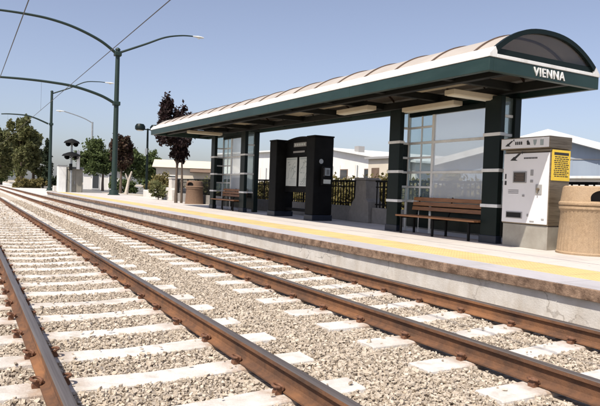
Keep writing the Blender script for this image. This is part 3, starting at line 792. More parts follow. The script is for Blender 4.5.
b = MB(); b.box(px - .0145, px - .0125, 7.91, 8.26, .872, .968); b.build('slot_mouth', M['dark'], o)
for y, z, w_, h_ in ((7.70, 1.74, .06, .11), (7.70, 1.58, .06, .05), (7.76, .93, .035, .05), (7.88, 1.30, .05, .04), (7.42, .87, .06, .03), (7.66, .82, .10, .025)):
    b = MB(); b.box(px - .010, px, y - w_ / 2, y + w_ / 2, z - h_ / 2, z + h_ / 2); b.build('button', M['mgrey'], r, bevel=.003)
b = MB(); b.box(px - .016, px, 7.46, 7.60, 1.33, 1.52); o = b.build('lock_plate', M['mgrey'], r, bevel=.01)
b = MB(); b.tube([(px - .016, 7.53, 1.43), (px - .05, 7.53, 1.43)], .028, 14); b.tube([(px - .05, 7.53, 1.43), (px - .05, 7.53, 1.36)], .013, 8); b.build('handle', M['steel'], o)
b = MB(); b.box(tx0 + .05, tx0 + .56, ty0 - .010, ty0 - .001, 1.60, 2.17); po = b.build('yellow_notice', M['yellow'], r)
b = MB()
q = random.Random(5)
b.box(tx0 + .10, tx0 + .51, ty0 - .0125, ty0 - .0102, 2.075, 2.125)
for k in range(11):
    z = 2.035 - .036 * k; x = tx0 + .10 + q.uniform(0, .03)
    while x < tx0 + .48:
        wl = q.uniform(.03, .09); b.box(x, min(x + wl, tx0 + .52), ty0 - .0125, ty0 - .0102, z, z + .016); x += wl + .015
b.build('notice_text', M['ink'], po)

# ------------------------------------------------------------------ litter bins
def cut(obj_mb, cutter_mb, name, m, parent):
    a = obj_mb.build(name, m); c = cutter_mb.build('cutter', m)
    md = a.modifiers.new('cut', 'BOOLEAN'); md.operation = 'DIFFERENCE'; md.object = c; md.solver = 'EXACT'
    dg = bpy.context.evaluated_depsgraph_get(); me = bpy.data.meshes.new_from_object(a.evaluated_get(dg))
    for x in (a, c): bpy.data.objects.remove(x)
    me.name = name; o = link(name, me, None, .006); o.parent = parent
    return o
def litter_bin(x, y, body, label, ang):
    r = thing('litter_bin', (x, y, PZ), label, 'trash can', 'round litter bins on the platform')
    b = MB()
    n = 72; prof = [(.485, .0), (.49, .03), (.465, .05), (.425, .74), (.445, .78), (.462, .80), (.462, .835), (.435, .845)]
    vs = []
    for rr, z in prof:
        for k in range(n):
            fl = .006 * math.cos(36 * 2 * PI * k / n) if .04 < z < .76 else 0     # shallow flutes
            vs.append(((rr + fl) * math.cos(2 * PI * k / n), (rr + fl) * math.sin(2 * PI * k / n), z))
    fs = []
    for i in range(len(prof) - 1):
        for k in range(n): k2 = (k + 1) % n; fs.append((i * n + k, i * n + k2, (i + 1) * n + k2, (i + 1) * n + k))
    fs += [tuple(range(n - 1, -1, -1)), tuple((len(prof) - 1) * n + k for k in range(n))]
    b.add(vs, fs); o = b.build('bin_body', body, smooth=True); o.parent = r
    lid = MB(); lid.lathe([(.452, .852), (.468, .875), (.468, .905), (.44, .93), (.415, 1.12), (.405, 1.18), (.37, 1.205), (.0, 1.21)], n=72)
    # flat underside closed by lathe(); opening: an arched tunnel
    c = MB(); pts = [(-.19, .94), (.19, .94)] + [(.19 * math.cos(PI * k / 14), 1.0 + .13 * math.sin(PI * k / 14)) for k in range(15)]
    c.prism(pts, lambda p: (.15, p[0], p[1]), lambda p: (.7, p[0], p[1]))
    lo_ = cut(lid, c, 'lid', body, r); lo_.rotation_euler = (0, 0, ang)
    k = MB(); k.lathe([(.0, .95), (.10, .95), (.10, 1.13), (0, 1.13)], n=16)
    k2 = MB(); k2.prism([(-.188, .942), (.188, .942)] + [(.187 * math.cos(PI * j / 14), 1.0 + .128 * math.sin(PI * j / 14)) for j in range(15)], lambda p: (.152, p[0], p[1]), lambda p: (.30, p[0], p[1]))
    o = k2.build('opening', M['dark']); o.parent = r; o.rotation_euler = (0, 0, ang)
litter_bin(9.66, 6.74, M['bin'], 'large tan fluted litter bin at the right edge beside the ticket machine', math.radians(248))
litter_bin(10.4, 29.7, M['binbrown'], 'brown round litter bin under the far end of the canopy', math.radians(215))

# ------------------------------------------------------------------ fence at the back of the platform
XF = 11.1
ped_y = [5.4, 15.4, 25.4, 35.4]
def pedestal(y, label, m):
    b = MB(); w_ = .46
    poly = [(y - .45, PZ), (y + .62, PZ), (y + .60, .62), (y + .42, .95), (y + .30, 1.05), (y + .27, 1.62), (y - .27, 1.62), (y - .30, 1.05), (y - .42, .95), (y - .45, .62)]
    b.prism_x(poly, XF - .27, XF + .27)
    r = thing('fence_pillar', (XF, y, PZ), label, 'pillar', 'concrete pillars of the platform fence')
    b.build('shaft', m, r, bevel=.02)
    b = MB(); b.box(XF - .31, XF + .31, y - .31, y + .31, 1.622, 1.70); b.build('cap', m, r, bevel=.02)
pedestal(15.4, 'grey stepped concrete fence pillar between the kiosk and the near shelter', M['shaded_conc'])
pedestal(25.4, 'grey stepped concrete fence pillar behind the far shelter', M['shaded_conc'])
pedestal(5.4, 'grey stepped concrete fence pillar behind the large tan litter bin', M['shaded_conc'])
pedestal(35.4, 'sunlit pale concrete pillar at the far end of the fence, beside the purple tree', M['lowwall'])  # paler concrete than the other pillars puts sunlight into the colour
for (ya, yb2), lab in zip(zip(ped_y[:-1], ped_y[1:]), ('dark railing on a low wall behind the near shelter and ticket machine', 'dark railing on a low wall with hedge showing through, behind the kiosk', 'dark railing on a low wall behind the brown litter bin')):
    y0, y1 = ya + .63, yb2 - .46
    r = thing('railing_fence', (XF, (y0 + y1) / 2, PZ), lab, 'fence', 'railing fence bays')
    b = MB(); b.box(XF - .14, XF + .14, y0, y1, PZ, .78); b.build('low_wall', M['shaded_conc'], r, bevel=.01)
    for hw, z0, z1 in ((.035, 1.57, 1.63), (.025, .86, .90), (.02, 1.40, 1.435)):
        b = MB(); b.box(XF - hw, XF + hw, y0, y1, z0, z1); b.build('handrail', M['iron'], r, bevel=.006)
    b = MB(); n = int((y1 - y0) / .17)
    for k in range(n + 1):
        y = y0 + .05 + (y1 - y0 - .1) * k / n; big = k % 10 == 0
        s = .028 if big else .014
        b.box(XF - s, XF + s, y - s, y + s, .781, 1.60 if big else 1.569)
    b.build('baluster_panel', M['iron'], r)

# planter walls beyond the canopy
b = MB()
path = [(11.1, 36.0), (11.2, 40), (11.7, 44), (12.7, 48), (14.2, 52), (16.2, 55)]
def ribbon(b, path, w_, z0, z1):
    P = [Vector((x, y)) for x, y in path]; Lf, Rt = [], []
    for i, p in enumerate(P):
        d = (P[min(i + 1, len(P) - 1)] - P[max(i - 1, 0)]).normalized(); nrm = Vector((-d.y, d.x)) * w_ / 2
        Lf.append(p + nrm); Rt.append(p - nrm)
    n = len(P); vs = [(q.x, q.y, z) for z in (z0, z1) for q in Lf + Rt]; fs = []
    for i in range(n - 1):
        fs += [(2 * n + i, 2 * n + i + 1, 3 * n + i + 1, 3 * n + i), (i, 2 * n + i, 2 * n + i + 1, i + 1), (n + i, n + i + 1, 3 * n + i + 1, 3 * n + i)]
    fs += [(0, n, 3 * n, 2 * n), (n - 1, 3 * n - 1, 4 * n - 1, 2 * n - 1)]
    b.add(vs, fs)
fine = []
for i in range(len(path) - 1):
    for k in range(4): fine.append(tuple(np.array(path[i]) + (np.array(path[i + 1]) - np.array(path[i])) * k / 4))
fine.append(path[-1])
ribbon(b, fine, .40, PZ, .78); tag(b.build('planter_wall', M['lowwall'], bevel=.02), 'low pale curving planter wall at the back of the platform past the brown bin', 'wall')
b = MB(); ribbon(b, [(14.3, 46), (15.1, 49), (17, 51.6)], .9, .2, 1.02); tag(b.build('seat_wall', M['lowwall'], bevel=.06), 'short thick pale wall behind the curving planter wall, below the dark lamp post', 'wall')
b = MB()
b.box(13.9, 14.3, -4, 11.2, .2, 1.80); r = tag(b.build('boundary_wall', M['bwhite'], bevel=.01), 'white boundary wall just behind the tan litter bin', 'wall')
b = MB(); b.box(13.82, 14.38, -4.05, 11.25, 1.803, 1.87); b.build('coping', M['white'], r, bevel=.01)

# ------------------------------------------------------------------ poles with arms, lamps, overhead wires
def spline(pts, n=8):
    P = [Vector(p) for p in pts]; out = []
    for i in range(len(P) - 1):
        p0, p1, p2, p3 = P[max(i - 1, 0)], P[i], P[i + 1], P[min(i + 2, len(P) - 1)]
        for k in range(n):
            t = k / n
            out.append(.5 * ((2 * p1) + (p2 - p0) * t + (2 * p0 - 5 * p1 + 4 * p2 - p3) * t * t + (3 * p1 - p0 - 3 * p2 + p3) * t ** 3))
    out.append(P[-1]); return out
def cobra(r, tip, d, s=1.0):
    x, y, z = tip
    b = MB(); V = []
    prof = [(-.05, .04, .03), (.1, .07, .05), (.35, .13, .075), (.6, .12, .07), (.78, .05, .04)]
    for u, hw, hh in prof:
        for k in range(10):
            a = 2 * PI * k / 10; V.append((x + d * u * s, y + hw * s * 1.1 * math.cos(a), z + hh * s * math.sin(a)))
    F = [tuple(range(10)), tuple(40 + k for k in range(9, -1, -1))]
    for i in range(4):
        for k in range(10): F.append((i * 10 + k, i * 10 + (k + 1) % 10, (i + 1) * 10 + (k + 1) % 10, (i + 1) * 10 + k))
    b.add(V, F); o = b.build('lamp_head', M['lens'], r, smooth=True)
    b = MB(); b.tube([(x + d * .42 * s, y, z - .06 * s), (x + d * .42 * s, y, z - .13 * s)], [.1 * s, .06 * s], 12); b.build('lamp_lens', M['lens'], o, smooth=True)
def mast(x, y, zbase, ztop, label, arms, light, wires, lamp_scale=1.0):
    r = thing('catenary_pole', (x, y, zbase), label, 'pole', 'green poles carrying the overhead wires')
    b = MB(); b.tube([(x, y, zbase + .06), (x, y, ztop)], [.22, .16], 16); b.lathe([(.2, ztop + .0), (.2, ztop + .05), (.12, ztop + .16), (0, ztop + .2)], (x, y), 16)
    b.build('shaft', M['pole'], r, smooth=True)
    b = MB(); b.lathe([(.46, zbase), (.46, zbase + .05), (.36, zbase + .10), (.33, zbase + .4), (.0, zbase + .4)], (x, y), 20); b.build('base_collar', M['pole'], r, smooth=True)
    for pts in arms:
        b = MB(); P = spline([(px, y, pz) for px, pz in pts]); n = len(P)
        b.tube(P, [.115 - .045 * i / (n - 1) for i in range(n)], 10); b.build('bracket_arm', M['pole'], r, smooth=True)
        b = MB(); b.box(x - .26, x + .26, y - .26, y + .26, pts[0][1] - .16, pts[0][1] + .14); b.build('arm_clamp', M['pole'], r, bevel=.04)
    b = MB(); P = spline([(px, y, pz) for px, pz in light]); n = len(P)
    b.tube(P, [.085 - .035 * i / (n - 1) for i in range(n)], 8); b.build('lamp_arm', M['pole'], r, smooth=True)
    cobra(r, (light[-1][0], y, light[-1][1]), 1, lamp_scale)
    for wx, wz, az in wires:
        b = MB(); b.tube([(wx, y, az), (wx, y, wz)], .007, 6); b.build('wire_hanger', M['wire'], r, smooth=True)
mast(10.02, 47.2, PZ, 11.45, 'tall green pole on the platform with two long curved arms and a street lamp',
     [[(9.96, 11.15), (8.68, 11.98), (6.87, 12.66), (5.13, 13.0), (3.48, 13.09), (1.9, 13.07), (.2, 12.98)],
      [(9.9, 7.36), (8.79, 7.86), (6.98, 8.30), (5.25, 8.43), (3.58, 8.45), (1.9, 8.40), (.6, 8.34)]],
     [(10.1, 11.25), (12.08, 12.2), (13.66, 12.98), (15.0, 13.34), (16.0, 13.44)], [(T1, 6.1, 8.36), (T2, 6.3, 8.40)], 1.15)
mast(9.95, 87.0, -.16, 13.2, 'second green pole farther along the track, one curved arm and a street lamp',
     [[(9.6, 8.85), (7.94, 9.49), (6.71, 9.75), (4.9, 9.75), (3.9, 9.66)]],
     [(10.08, 13.0), (12.23, 13.97), (14.16, 15.0), (15.8, 15.25), (16.9, 15.28)], [(T2, 6.55, 9.7)], 1.5)
b = MB(); b.box(10.3, 11.5, 85.6, 86.6, -.16, .55); tag(b.build('concrete_footing', M['lowwall'], bevel=.05), 'small white concrete block at the foot of the second green pole', 'footing')
def wire(x, z0, z1, label):
    b = MB(); ys = [-30, 0, 20, 47.2, 87, 127, 170]
    P = []
    for y in ys: P.append((x, y, z0 + (z1 - z0) * y / 47.2 if y < 47.2 else z1 + (y - 47.2) * .004))
    b.tube(P, .0145, 6, cap=False); tag(b.build('overhead_wire', M['wire']), label, 'wire', 'overhead wires')
wire(T1, 5.62, 6.10, 'overhead wire above the nearest track, crossing the upper left corner')
wire(T2, 6.13, 6.33, 'long diagonal overhead wire above the track beside the platform')

r = thing('street_lamp', (16.75, 95, .2), 'distant grey street lamp with its arm pointing left above the green trees', 'street lamp')
b = MB(); b.tube([(16.75, 95, .2), (16.7, 95, 10.35)], [.2, .13], 12); b.build('shaft', M['galv'], r, smooth=True)
b = MB(); b.tube(spline([(16.7, 95, 10.2), (15.6, 95, 10.75), (14.2, 95, 11.2), (12.6, 95, 11.6)]), .07, 8); b.build('lamp_arm', M['galv'], r, smooth=True)
cobra(r, (12.6, 95, 11.6), -1, 1.4)

r = thing('platform_lamp', (12.75, 48, .22), 'dark lamp post with two round drum heads, beside the tree left of the canopy', 'lamp post')
b = MB(); b.tube([(12.75, 48, .22), (12.72, 48, 5.7)], [.11, .075], 12); b.lathe([(.2, .22), (.2, .5), (.13, .6), (0, .6)], (12.75, 48), 14); b.build('shaft', M['green'], r, smooth=True)
b = MB(); b.tube([(11.95, 48, 5.62), (13.5, 48, 5.62)], .045, 8); b.build('cross_arm', M['green'], r)
for x in (12.1, 13.3):
    b = MB(); b.lathe([(.0, 5.52), (.30, 5.52), (.40, 5.62), (.40, 5.85), (.28, 6.02), (0, 6.06)], (x, 48), 18); o = b.build('lamp_head', M['green'], r, smooth=True)
    b = MB(); b.lathe([(.0, 5.47), (.22, 5.48), (.26, 5.517), (0, 5.517)], (x, 48), 16); b.build('lamp_lens', M['lens'], o, smooth=True)
b = MB(); b.box(12.6, 12.68, 47.8, 48.2, 3.6, 4.1); b.build('small_sign', M['galv'], r)

# railway crossing signal and its cabinets at the far platform end
r = thing('crossing_signal', (7.95, 54.6, -.1), 'dark two tier crossing signal mast at the far end of the platform', 'signal')
b = MB(); b.tube([(7.95, 54.6, -.1), (7.95, 54.6, 4.6)], .085, 10); b.build('mast', M['galv'], r, smooth=True)
for z, hw in ((4.42, .50), (3.30, .60)):
    b = MB(); b.tube([(7.95 - hw, 54.6, z), (7.95 + hw, 54.6, z)], .045, 8); a = b.build('signal_bar', M['iron'], r)
    for s in (-1, 1):
        xc = 7.95 + s * hw * .62
        b = MB(); b.lathe([(0, 0), (.20, 0), (.215, .03), (.20, .06), (0, .06)], n=20); o = b.build('target_disc', M['iron'], r, loc=(xc - 7.95, -.03, z + .12)); o.rotation_euler = (PI / 2, 0, 0)
        b = MB(); b.tube([(xc, 54.5, z), (xc, 54.1, z - .02)], [.11, .14], 14, cap=False); b.build('visor', M['iron'], o if False else r, smooth=True)
    b = MB(); b.lathe([(hw * 1.35, z + .10), (hw * 1.15, z + .26), (hw * .5, z + .42), (0, z + .50)], (7.95, 54.6), 20); b.build('hood', M['iron'], r, smooth=True)
b = MB(); b.box(7.75, 8.0, 54.3, 54.5, 2.2, 2.75); b.build('bell_box', M['iron'], r, bevel=.03)
b = MB(); b.box(8.35, 8.6, 54.35, 54.5, 2.3, 3.9); b.build('sign_plate', M['white'], r, bevel=.01)
r = thing('signal_cabinet', (8.35, 55.2, -.1), 'olive grey equipment cabinet under the crossing signal', 'cabinet')
b = MB(); b.box(7.75, 8.95, 54.8, 55.7, -.1, 2.3); b.build('body', M['cabinet'], r, bevel=.03)
b = MB(); b.prism_x([(54.7, 2.302), (55.8, 2.302), (55.6, 2.5), (54.9, 2.5)], 7.7, 9.0); b.build('cap', M['cabinet'], r, bevel=.02)
b = MB(); b.box(7.82, 8.33, 54.775, 54.798, .05, 2.2); b.box(8.37, 8.88, 54.775, 54.798, .05, 2.2); d_ = b.build('door', M['cabinet'], r, bevel=.006)
b = MB(); b.box(8.25, 8.29, 54.745, 54.774, 1.0, 1.25); b.build('handle', M['galv'], d_)
r = thing('equipment_box', (7.3, 55.4, -.1), 'white equipment box left of the olive cabinet at the platform end', 'cabinet')
b = MB(); b.box(6.95, 7.65, 55.0, 55.8, -.1, 2.55); b.build('body', M['white'], r, bevel=.03)
b = MB(); b.box(6.9, 7.7, 54.95, 55.85, 2.553, 2.64); b.build('cap', M['galv'], r, bevel=.02)
b = MB(); b.box(7.02, 7.58, 54.975, 54.998, .05, 2.4); b.build('door', M['white'], r, bevel=.008)

# ------------------------------------------------------------------ buildings
def quad_wall(b, P0, P1, z0, z1, th):
    d = (Vector(P1) - Vector(P0)); n = Vector((-d.y, d.x)).normalized() * th
    a, c = Vector(P0), Vector(P1)
    vs = [(a.x, a.y, z0), (c.x, c.y, z0), (c.x + n.x, c.y + n.y, z0), (a.x + n.x, a.y + n.y, z0)]
    vs += [(x, y, z1) for x, y, _ in vs]
    b.add(vs, [(0, 3, 2, 1), (4, 5, 6, 7), (0, 1, 5, 4), (1, 2, 6, 5), (2, 3, 7, 6), (3, 0, 4, 7)])
# grey-blue gabled building on the right
gc = Vector((35.31, 27.89)); lat = Vector((-.616, .788)); dep = Vector((.788, .616))
r = thing('gabled_building', (gc.x, gc.y, .2), 'grey blue gabled building with thick white roof edge behind the ticket machine', 'building')
def gp(l, z, d): p = gc + lat * l + dep * d; return (p.x, p.y, z)
HW = 7.0; SL = .285; ZP = 5.55
b = MB(); poly = [(-HW, .1), (HW, .1), (HW, ZP - SL * HW), (0, ZP), (-HW, ZP - SL * HW)]
b.prism(poly, lambda p: gp(p[0], p[1], 0), lambda p: gp(p[0], p[1], 24)); b.build('wall', M['bblue'], r)
for s in (1, -1):
    b = MB(); poly = [(0, ZP + .004), (s * (HW + .6), ZP + .004 - SL * (HW + .6)), (s * (HW + .6), ZP + .46 - SL * (HW + .6)), (0, ZP + .46)]
    b.prism(poly, lambda p: gp(p[0], p[1], -.7), lambda p: gp(p[0], p[1], 24.6)); b.build('roof', M['white'], r)
b = MB(); b.prism([(-HW, 3.98), (HW, 3.98), (HW, 4.05), (-HW, 4.05)], lambda p: gp(p[0], p[1], -.05), lambda p: gp(p[0], p[1], -.004)); b.build('belt_trim', M['mgrey'], r)
b = MB()
for l in np.arange(-6.4, 6.5, 1.6): b.prism([(l - .03, .2), (l + .03, .2), (l + .03, 3.97), (l - .03, 3.97)], lambda p: gp(p[0], p[1], -.03), lambda p: gp(p[0], p[1], -.004))
b.build('panel_joint', M['bblue'], r)
for l in (3.2, -1.2):
    b = MB(); b.prism([(l - .9, 1.0), (l + .9, 1.0), (l + .9, 2.5), (l - .9, 2.5)], lambda p: gp(p[0], p[1], -.06), lambda p: gp(p[0], p[1], -.0045)); o = b.build('window', M['white'], r)
    b = MB(); b.prism([(l - .8, 1.1), (l + .8, 1.1), (l + .8, 2.4), (l - .8, 2.4)], lambda p: gp(p[0], p[1], -.075), lambda p: gp(p[0], p[1], -.062)); b.build('pane', M['window'], o)
# long white building seen between kiosk and shelter
r = thing('white_warehouse', (40, 66, .2), 'long bright white low pitched building seen between the kiosk and the near shelter', 'building')
b = MB()
P = [(37.2, 40), (37.2, 96)]
poly = [(40, .1), (96, .1), (96, 4.0), (57.5, 6.15), (40, 3.05)]
poly = [(44, .1), (96, .1), (96, 6.6), (59.5, 6.1), (49.5, 4.75), (44, 4.2)]
b.prism_x(poly, 37.2, 60); b.build('wall', M['bwhite'], r)
b = MB()
poly = [(43.4, 4.15 + .004), (49.5, 4.754), (59.5, 6.104), (96.6, 6.61), (96.6, 6.81), (59.5, 6.30), (49.5, 4.95), (43.4, 4.34)]
b.prism_x(poly, 36.7, 60.5); b.build('roof', M['white'], r)
b = MB(); b.box(37.6, 38.4, 54.1, 54.9, 5.3, 6.25); b.build('roof_vent', M['mgrey'], r)
for y in (51.5, 56.2, 61, 66, 71):
    b = MB(); b.box(37.13, 37.196, y - .75, y + .75, 2.4, 3.7); o = b.build('window', M['brown'], r)
    b = MB(); b.box(37.10, 37.128, y - .66, y + .66, 2.5, 3.6); b.build('pane', M['window'], o)
for y in (46.5, 53.5, 58.5, 64, 69, 76):
    b = MB(); b.tube([(37.1, y, .2), (37.1, y, 4.1)], .06, 8); b.build('downspout', M['galv'], r)
for y in np.arange(45, 96, 3.0):
    b = MB(); b.box(37.175, 37.198, y - .03, y + .03, 1.63, 4.15); b.build('wall_joint', M['bcream'], r)
b = MB(); b.box(37.14, 37.197, 44, 96, 1.5, 1.62); b.build('belt_trim', M['bcream'], r)
r = thing('beige_shed', (36, 46.2, .2), 'small beige shed with brown door against the right end of the white building', 'shed')
b = MB(); b.box(34.6, 36.9, 44.4, 48.0, .1, 4.45); b.build('wall', M['bcream'], r)
b = MB(); b.box(34.3, 37.0, 44.1, 48.3, 4.453, 4.66); b.build('roof', M['mgrey'], r)
b = MB(); b.box(34.55, 34.597, 46.2, 47.4, .2, 3.6); o = b.build('door', M['brown'], r)
b = MB(); b.box(34.50, 34.548, 46.3, 46.36, 1.2, 1.45); b.build('handle', M['galv'], o)
# cream houses far left of the canopy
def house(cx_, cy_, ang, W, D, H, rise, label, wall, roof, wins, dark_awn=None):
    r = thing('house', (cx_, cy_, .2), label, 'house')
    ca, sa = math.cos(ang), math.sin(ang)
    def tp(l, d, z): return (cx_ + ca * l - sa * d, cy_ + sa * l + ca * d, z)
    b = MB(); b.prism([(-W / 2, .1), (W / 2, .1), (W / 2, H), (-W / 2, H)], lambda p: tp(p[0], 0, p[1]), lambda p: tp(p[0], D, p[1])); b.build('wall', wall, r)
    b = MB(); b.prism([(-.5, H + .003), (D + .5, H + .003), (D / 2, H + rise)], lambda p: tp(-W / 2 - .5, p[0], p[1]), lambda p: tp(W / 2 + .5, p[0], p[1])); b.build('roof', roof, r)
    for l, z0, z1, w_ in wins:
        b = MB(); b.prism([(l - w_, z0), (l + w_, z0), (l + w_, z1), (l - w_, z1)], lambda p: tp(p[0], -.06, p[1]), lambda p: tp(p[0], -.004, p[1])); o = b.build('window', M['white'], r)
        b = MB(); b.prism([(l - w_ + .1, z0 + .1), (l + w_ - .1, z0 + .1), (l + w_ - .1, z1 - .1), (l - w_ + .1, z1 - .1)], lambda p: tp(p[0], -.08, p[1]), lambda p: tp(p[0], -.062, p[1])); b.build('pane', M['window'], o)
    if dark_awn:
        l0, l1, z0, z1 = dark_awn
        b = MB(); b.prism([(-1.3, z0), (-.004, z1), (-.004, z1 + .12), (-1.4, z0 + .1)], lambda p: tp(l0, p[0], p[1]), lambda p: tp(l1, p[0], p[1])); b.build('awning', M['brown'], r)
house(25.2, 75.8, -.33, 7.5, 8, 3.5, 1.15, 'cream low house with brown awning, left of the canopy behind the hedge', M['bcream'], M['bcream'], [(-1.8, 1.0, 2.5, .7)], (.6, 3.4, 2.9, 3.5))
house(16.4, 84.5, -.2, 5.0, 7, 3.0, .8, 'pale house half hidden behind the dark red tree', M['bwhite'], M['bcream'], [(-.9, .3, 2.4, .5), (1.2, .3, 2.4, .45)])
house(34, 85, -.4, 8, 8, 3.2, 1.4, 'white house behind the far shelter', M['bwhite'], M['bwhite'], [(-1.5, 1, 2.4, .7), (1.5, 1, 2.4, .7)])

# ------------------------------------------------------------------ vegetation
def leaves_np(clumps, size, seed, flat=.5):
    """clumps: (centre, radii, count). Leaf-sized folded quads spread through sub-clumps of every lobe"""
    r_ = np.random.RandomState(seed); out = []
    for c, rad, n in clumps:
        n = int(n * 1.9); k = max(5, n // 70)
        d = r_.normal(size=(k, 3)); d /= np.linalg.norm(d, axis=1, keepdims=True)
        cc = d * (.25 + .70 * r_.rand(k, 1) ** .6)          # sub-clump centres, mostly near the surface
        idx = r_.randint(0, k, n)
        p = cc[idx] + r_.normal(size=(n, 3)) * .17
        out.append(np.array(c) + p * np.array(rad))
    P = np.concatenate(out); n = len(P)
    s = size * (.6 + .8 * r_.rand(n, 1))
    a = r_.normal(size=(n, 3)); a /= np.linalg.norm(a, axis=1, keepdims=True)
    t = r_.normal(size=(n, 3)); b_ = np.cross(a, t); b_ /= np.linalg.norm(b_, axis=1, keepdims=True)
    nn = np.cross(a, b_)
    V = np.stack([P - a * s, P + b_ * s * flat + nn * s * .15, P + a * s, P - b_ * s * flat + nn * s * .15], 1).reshape(-1, 3)
    F = np.arange(4 * n).reshape(n, 4)
    return V, F
def tree(name, base, h_trunk, r0, lobes, leaf, m, bark, seed, label, cat='tree', group=None, limbs=5, lean=(0, 0)):
    q = random.Random(seed); bx, by, bz = base
    r = thing(name, base, label, cat, group)
    b = MB(); top = Vector((bx + lean[0], by + lean[1], bz + h_trunk))
    b.tube([(bx, by, bz - .1), (bx + lean[0] * .3 + q.uniform(-.05, .05), by, bz + h_trunk * .35), (bx + lean[0] * .7, by + lean[1] * .7, bz + h_trunk * .7), top], [r0 * 1.25, r0, r0 * .85, r0 * .7], 10)
    for k in range(limbs):
        c, rad, n = lobes[k % len(lobes)]
        tgt = Vector(c) + Vector((q.uniform(-.5, .5) * rad[0], q.uniform(-.5, .5) * rad[1], q.uniform(-.2, .5) * rad[2]))
        mid = (top + tgt) / 2 + Vector((q.uniform(-.2, .2), q.uniform(-.2, .2), .1)) * rad[0] * .4
        st_ = top - Vector((0, 0, h_trunk * q.uniform(0, .25)))
        b.tube([st_, mid, tgt], [r0 * .55, r0 * .32, r0 * .1], 7)
    b.build('trunk', bark, r, smooth=True)
    V, F = leaves_np(lobes, leaf, seed); np_mesh('crown', V, F, m, r)
    return r
# purple-leaved tree rising behind the far canopy end: vase-shaped, two stems
x, y = 9.95, 30.9
L = [((9.25, y, 4.9), (.42, .45, .95), 900), ((9.05, y + .2, 4.1), (.4, .45, .6), 500), ((9.85, y, 4.7), (.36, .5, .80), 650), ((10.35, y + .1, 4.3), (.45, .5, .85), 700),
     ((9.6, y - .1, 3.7), (.75, .6, .55), 1100), ((9.95, y, 3.15), (.52, .5, .5), 700), ((9.9, y, 2.65), (.28, .3, .35), 200)]
r = tree('purple_leaf_tree', (9.8, y, PZ), 2.2, .075, L, .10, M['purple'], M['bark'], 11, 'dark purple leaved tree rising behind the far end of the canopy', limbs=7)
b = MB(); b.tube([(10.12, y + .05, PZ), (10.1, y, PZ + 1.2), (10.05, y, PZ + 2.7)], [.075, .06, .04], 8); b.build('stem', M['bark'], r, smooth=True)
# dark red tree by the tall pole
L = [((12.7, 58, 4.5), (.85, .9, 1.2), 900), ((13.5, 58.3, 4.1), (.75, .8, 1.1), 700), ((12.9, 57.8, 3.2), (.9, .9, .7), 600), ((13.2, 58, 5.2), (.5, .6, .6), 350)]
tree('red_leaf_tree', (12.95, 58, .22), 2.4, .12, L, .16, M['redleaf'], M['bark'], 12, 'dark reddish tree just right of the tall green pole', limbs=6)
# green trees
L = [((13.2, 72, 4.9), (1.3, 1.3, 1.25), 1300), ((11.9, 72.4, 3.9), (1.15, 1.1, 1.05), 1000), ((14.5, 72, 4.1), (1.1, 1.1, 1.1), 900), ((13.4, 71.5, 3.0), (1.7, 1.3, .95), 1100), ((15.4, 72.5, 3.4), (1.0, 1.0, 1.0), 700)]
tree('green_tree', (14.0, 72, .22), 2.6, .14, L, .17, M['leaf'], M['bark'], 13, 'round green tree left of the tall green pole', group='green trees beyond the platform')
L = [((19.3, 80, 4.6), (1.4, 1.3, 1.3), 1200), ((20.4, 80, 3.6), (1.0, 1, .9), 700), ((18.4, 80, 3.8), (1.1, 1, 1.0), 800), ((19.4, 80, 3.0), (1.8, 1.2, 1.0), 1000), ((21.2, 80, 2.9), (1.0, 1, .8), 500)]
tree('green_tree', (19.7, 80, .22), 2.5, .15, L, .19, M['leaf'], M['palebark'], 14, 'green tree with pale leaning trunk between the dark red tree and the lamp post', group='green trees beyond the platform', lean=(-.9, 0))
L = [((24.6, 90, 5.0), (1.2, 1.2, 1.3), 800), ((25.2, 90, 3.9), (1.2, 1, .9), 600), ((23.8, 90, 3.6), (1.1, 1, 1.0), 600), ((24.6, 90, 2.7), (1.6, 1, .9), 700)]
tree('green_tree', (24.7, 90, .22), 2.4, .15, L, .2, M['leaf'], M['bark'], 15, 'small green tree just right of the dark lamp post', group='green trees beyond the platform')
b = MB(); b.tube([(12.3, 53.0, .25), (12.42, 53, 1.0), (12.5, 53, 1.5), (12.75, 53, 2.3)], [.17, .13, .11, .07], 10)
b.tube([(12.48, 53, 1.4), (12.2, 53, 2.1)], [.08, .05], 8)
tag(b.build('bare_trunk', M['palebark'], smooth=True), 'pale bare leaning trunk beside the foot of the tall green pole', 'trunk')
# big olive trees at the left
def big(name, x, y, h, wdt, m, seed, label, nl=2400, leaf=.36):
    q = random.Random(seed); L = []
    for k in range(9):
        a = q.uniform(0, 2 * PI); f = (k + .5) / 9
        rr = wdt * (.55 * math.sin(PI * (.18 + .72 * f)))
        L.append(((x + rr * math.cos(a), y + rr * math.sin(a), h * (.24 + .62 * f)), (wdt * q.uniform(.38, .58), wdt * q.uniform(.38, .58), h * q.uniform(.13, .19)), int(nl / 9 * q.uniform(.8, 1.2))))
    tree(name, (x, y, -.2), h * .34, .28, L, leaf, m, M['bark'], seed, label, group='tall trees at the far left', limbs=9)
big('olive_tree', 8.6, 116, 12.6, 3.2, M['olive'], 21, 'tall olive green tree at far left, directly under the curved arm of the second pole', 3600)
big('olive_tree', 5.6, 133, 11.6, 3.0, M['olive'], 22, 'olive green tree cut by the left edge of the photo', 3000)
big('olive_tree', 10.9, 120, 10.4, 3.0, M['olive'], 23, 'shorter olive green tree right beside the second green pole', 2600)
big('olive_tree', 7.0, 150, 12.0, 4.2, M['leaf'], 24, 'greener tree behind the other tall trees at far left', 2600, .45)
L = [((12.35, 112, 1.4 + 1.25 * k), (1.15 - .16 * k, 1.1 - .15 * k, .95), 420) for k in range(6)]
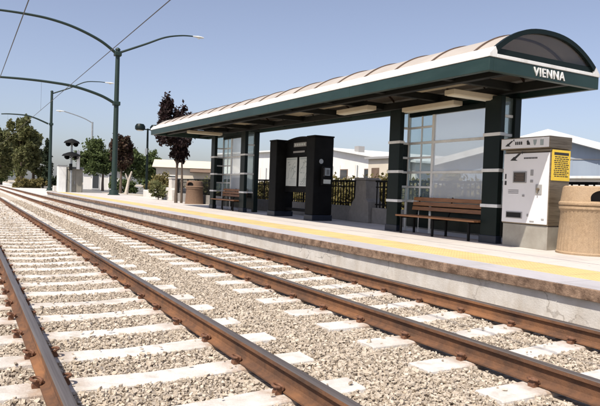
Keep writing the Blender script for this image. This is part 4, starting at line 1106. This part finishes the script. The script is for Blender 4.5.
tree('conifer', (12.35, 112, -.2), 3.5, .2, L, .22, M['conifer'], M['bark'], 25, 'narrow dark conifer close to the second green pole', limbs=3)
def shrub(name, lobes, m, leaf, seed, label, cat='shrub', group='shrubs and hedges'):
    c = lobes[0][0]; r = thing(name, (c[0], c[1], .2), label, cat, group)
    V, F = leaves_np(lobes, leaf, seed, .6); np_mesh('foliage', V, F, m, r)
    b = MB(); q = random.Random(seed)
    for cc, rad, n in lobes:
        for k in range(3): b.tube([(cc[0] + q.uniform(-.1, .1), cc[1], .1), (cc[0] + q.uniform(-.5, .5) * rad[0], cc[1] + q.uniform(-.4, .4) * rad[1], cc[2] + .3 * rad[2])], [.03, .012], 5)
    b.build('stem', M['bark'], r)
shrub('hedge', [((13.1, 12.6 + 1.25 * k, 1.0 + .14 * math.sin(k * 2.1)), (.75, .9, .78), 1100) for k in range(9)], M['yelleaf'], .075, 31, 'sunlit yellow green hedge behind the railing right of the kiosk', 'hedge')
shrub('hedge', [((13.1, 24.0 + 1.3 * k, .95 + .1 * math.sin(k * 1.7)), (.62, .9, .62), 700) for k in range(9)], M['yelleaf'], .085, 32, 'yellow green hedge behind the railing left of the kiosk', 'hedge')
shrub('shrub', [((16.0, 54.5, 1.15), (1.1, 1.0, 1.05), 1100), ((17.2, 55, 1.0), (.95, .9, .85), 800), ((15.0, 55.2, .8), (.7, .8, .6), 400)], M['yelleaf'], .12, 33, 'rounded yellow green shrub behind the pale curving planter wall')
shrub('shrub', [((13.4, 61, 1.0), (.8, .8, .9), 600), ((14.5, 61, .9), (.8, .8, .8), 500)], M['leaf'], .12, 34, 'green shrub low behind the dark red tree')
shrub('shrub', [((10.4, 36.4, 1.0), (.55, .6, .55), 500), ((11.9, 33.2, 1.15), (.6, 1.2, .65), 800), ((11.9, 30.8, 1.1), (.6, 1.1, .6), 700)], M['olive'], .09, 35, 'olive shrub directly behind the brown litter bin')
shrub('hedge', [((7.6 + .9 * k, 108 + .6 * k, .55 + .1 * math.sin(k * 1.9)), (.9, .9, .85), 380) for k in range(6)], M['yelleaf'], .2, 36, 'low hedge under the tall trees at far left', 'hedge')
shrub('hedge', [((11.8 + .8 * k, 100, .8), (.7, .8, 1.1), 380) for k in range(3)], M['conifer'], .17, 37, 'dark clipped hedge between the second green pole and the white equipment box', 'hedge')
shrub('hedge', [((27 + 4.2 * k, 100 - 2 * k, 1.6 + .3 * math.sin(k * 2.3)), (2.6, 1.6, 1.5), 420) for k in range(7)], M['leaf'], .3, 38, 'distant green hedge row behind the houses', 'hedge')
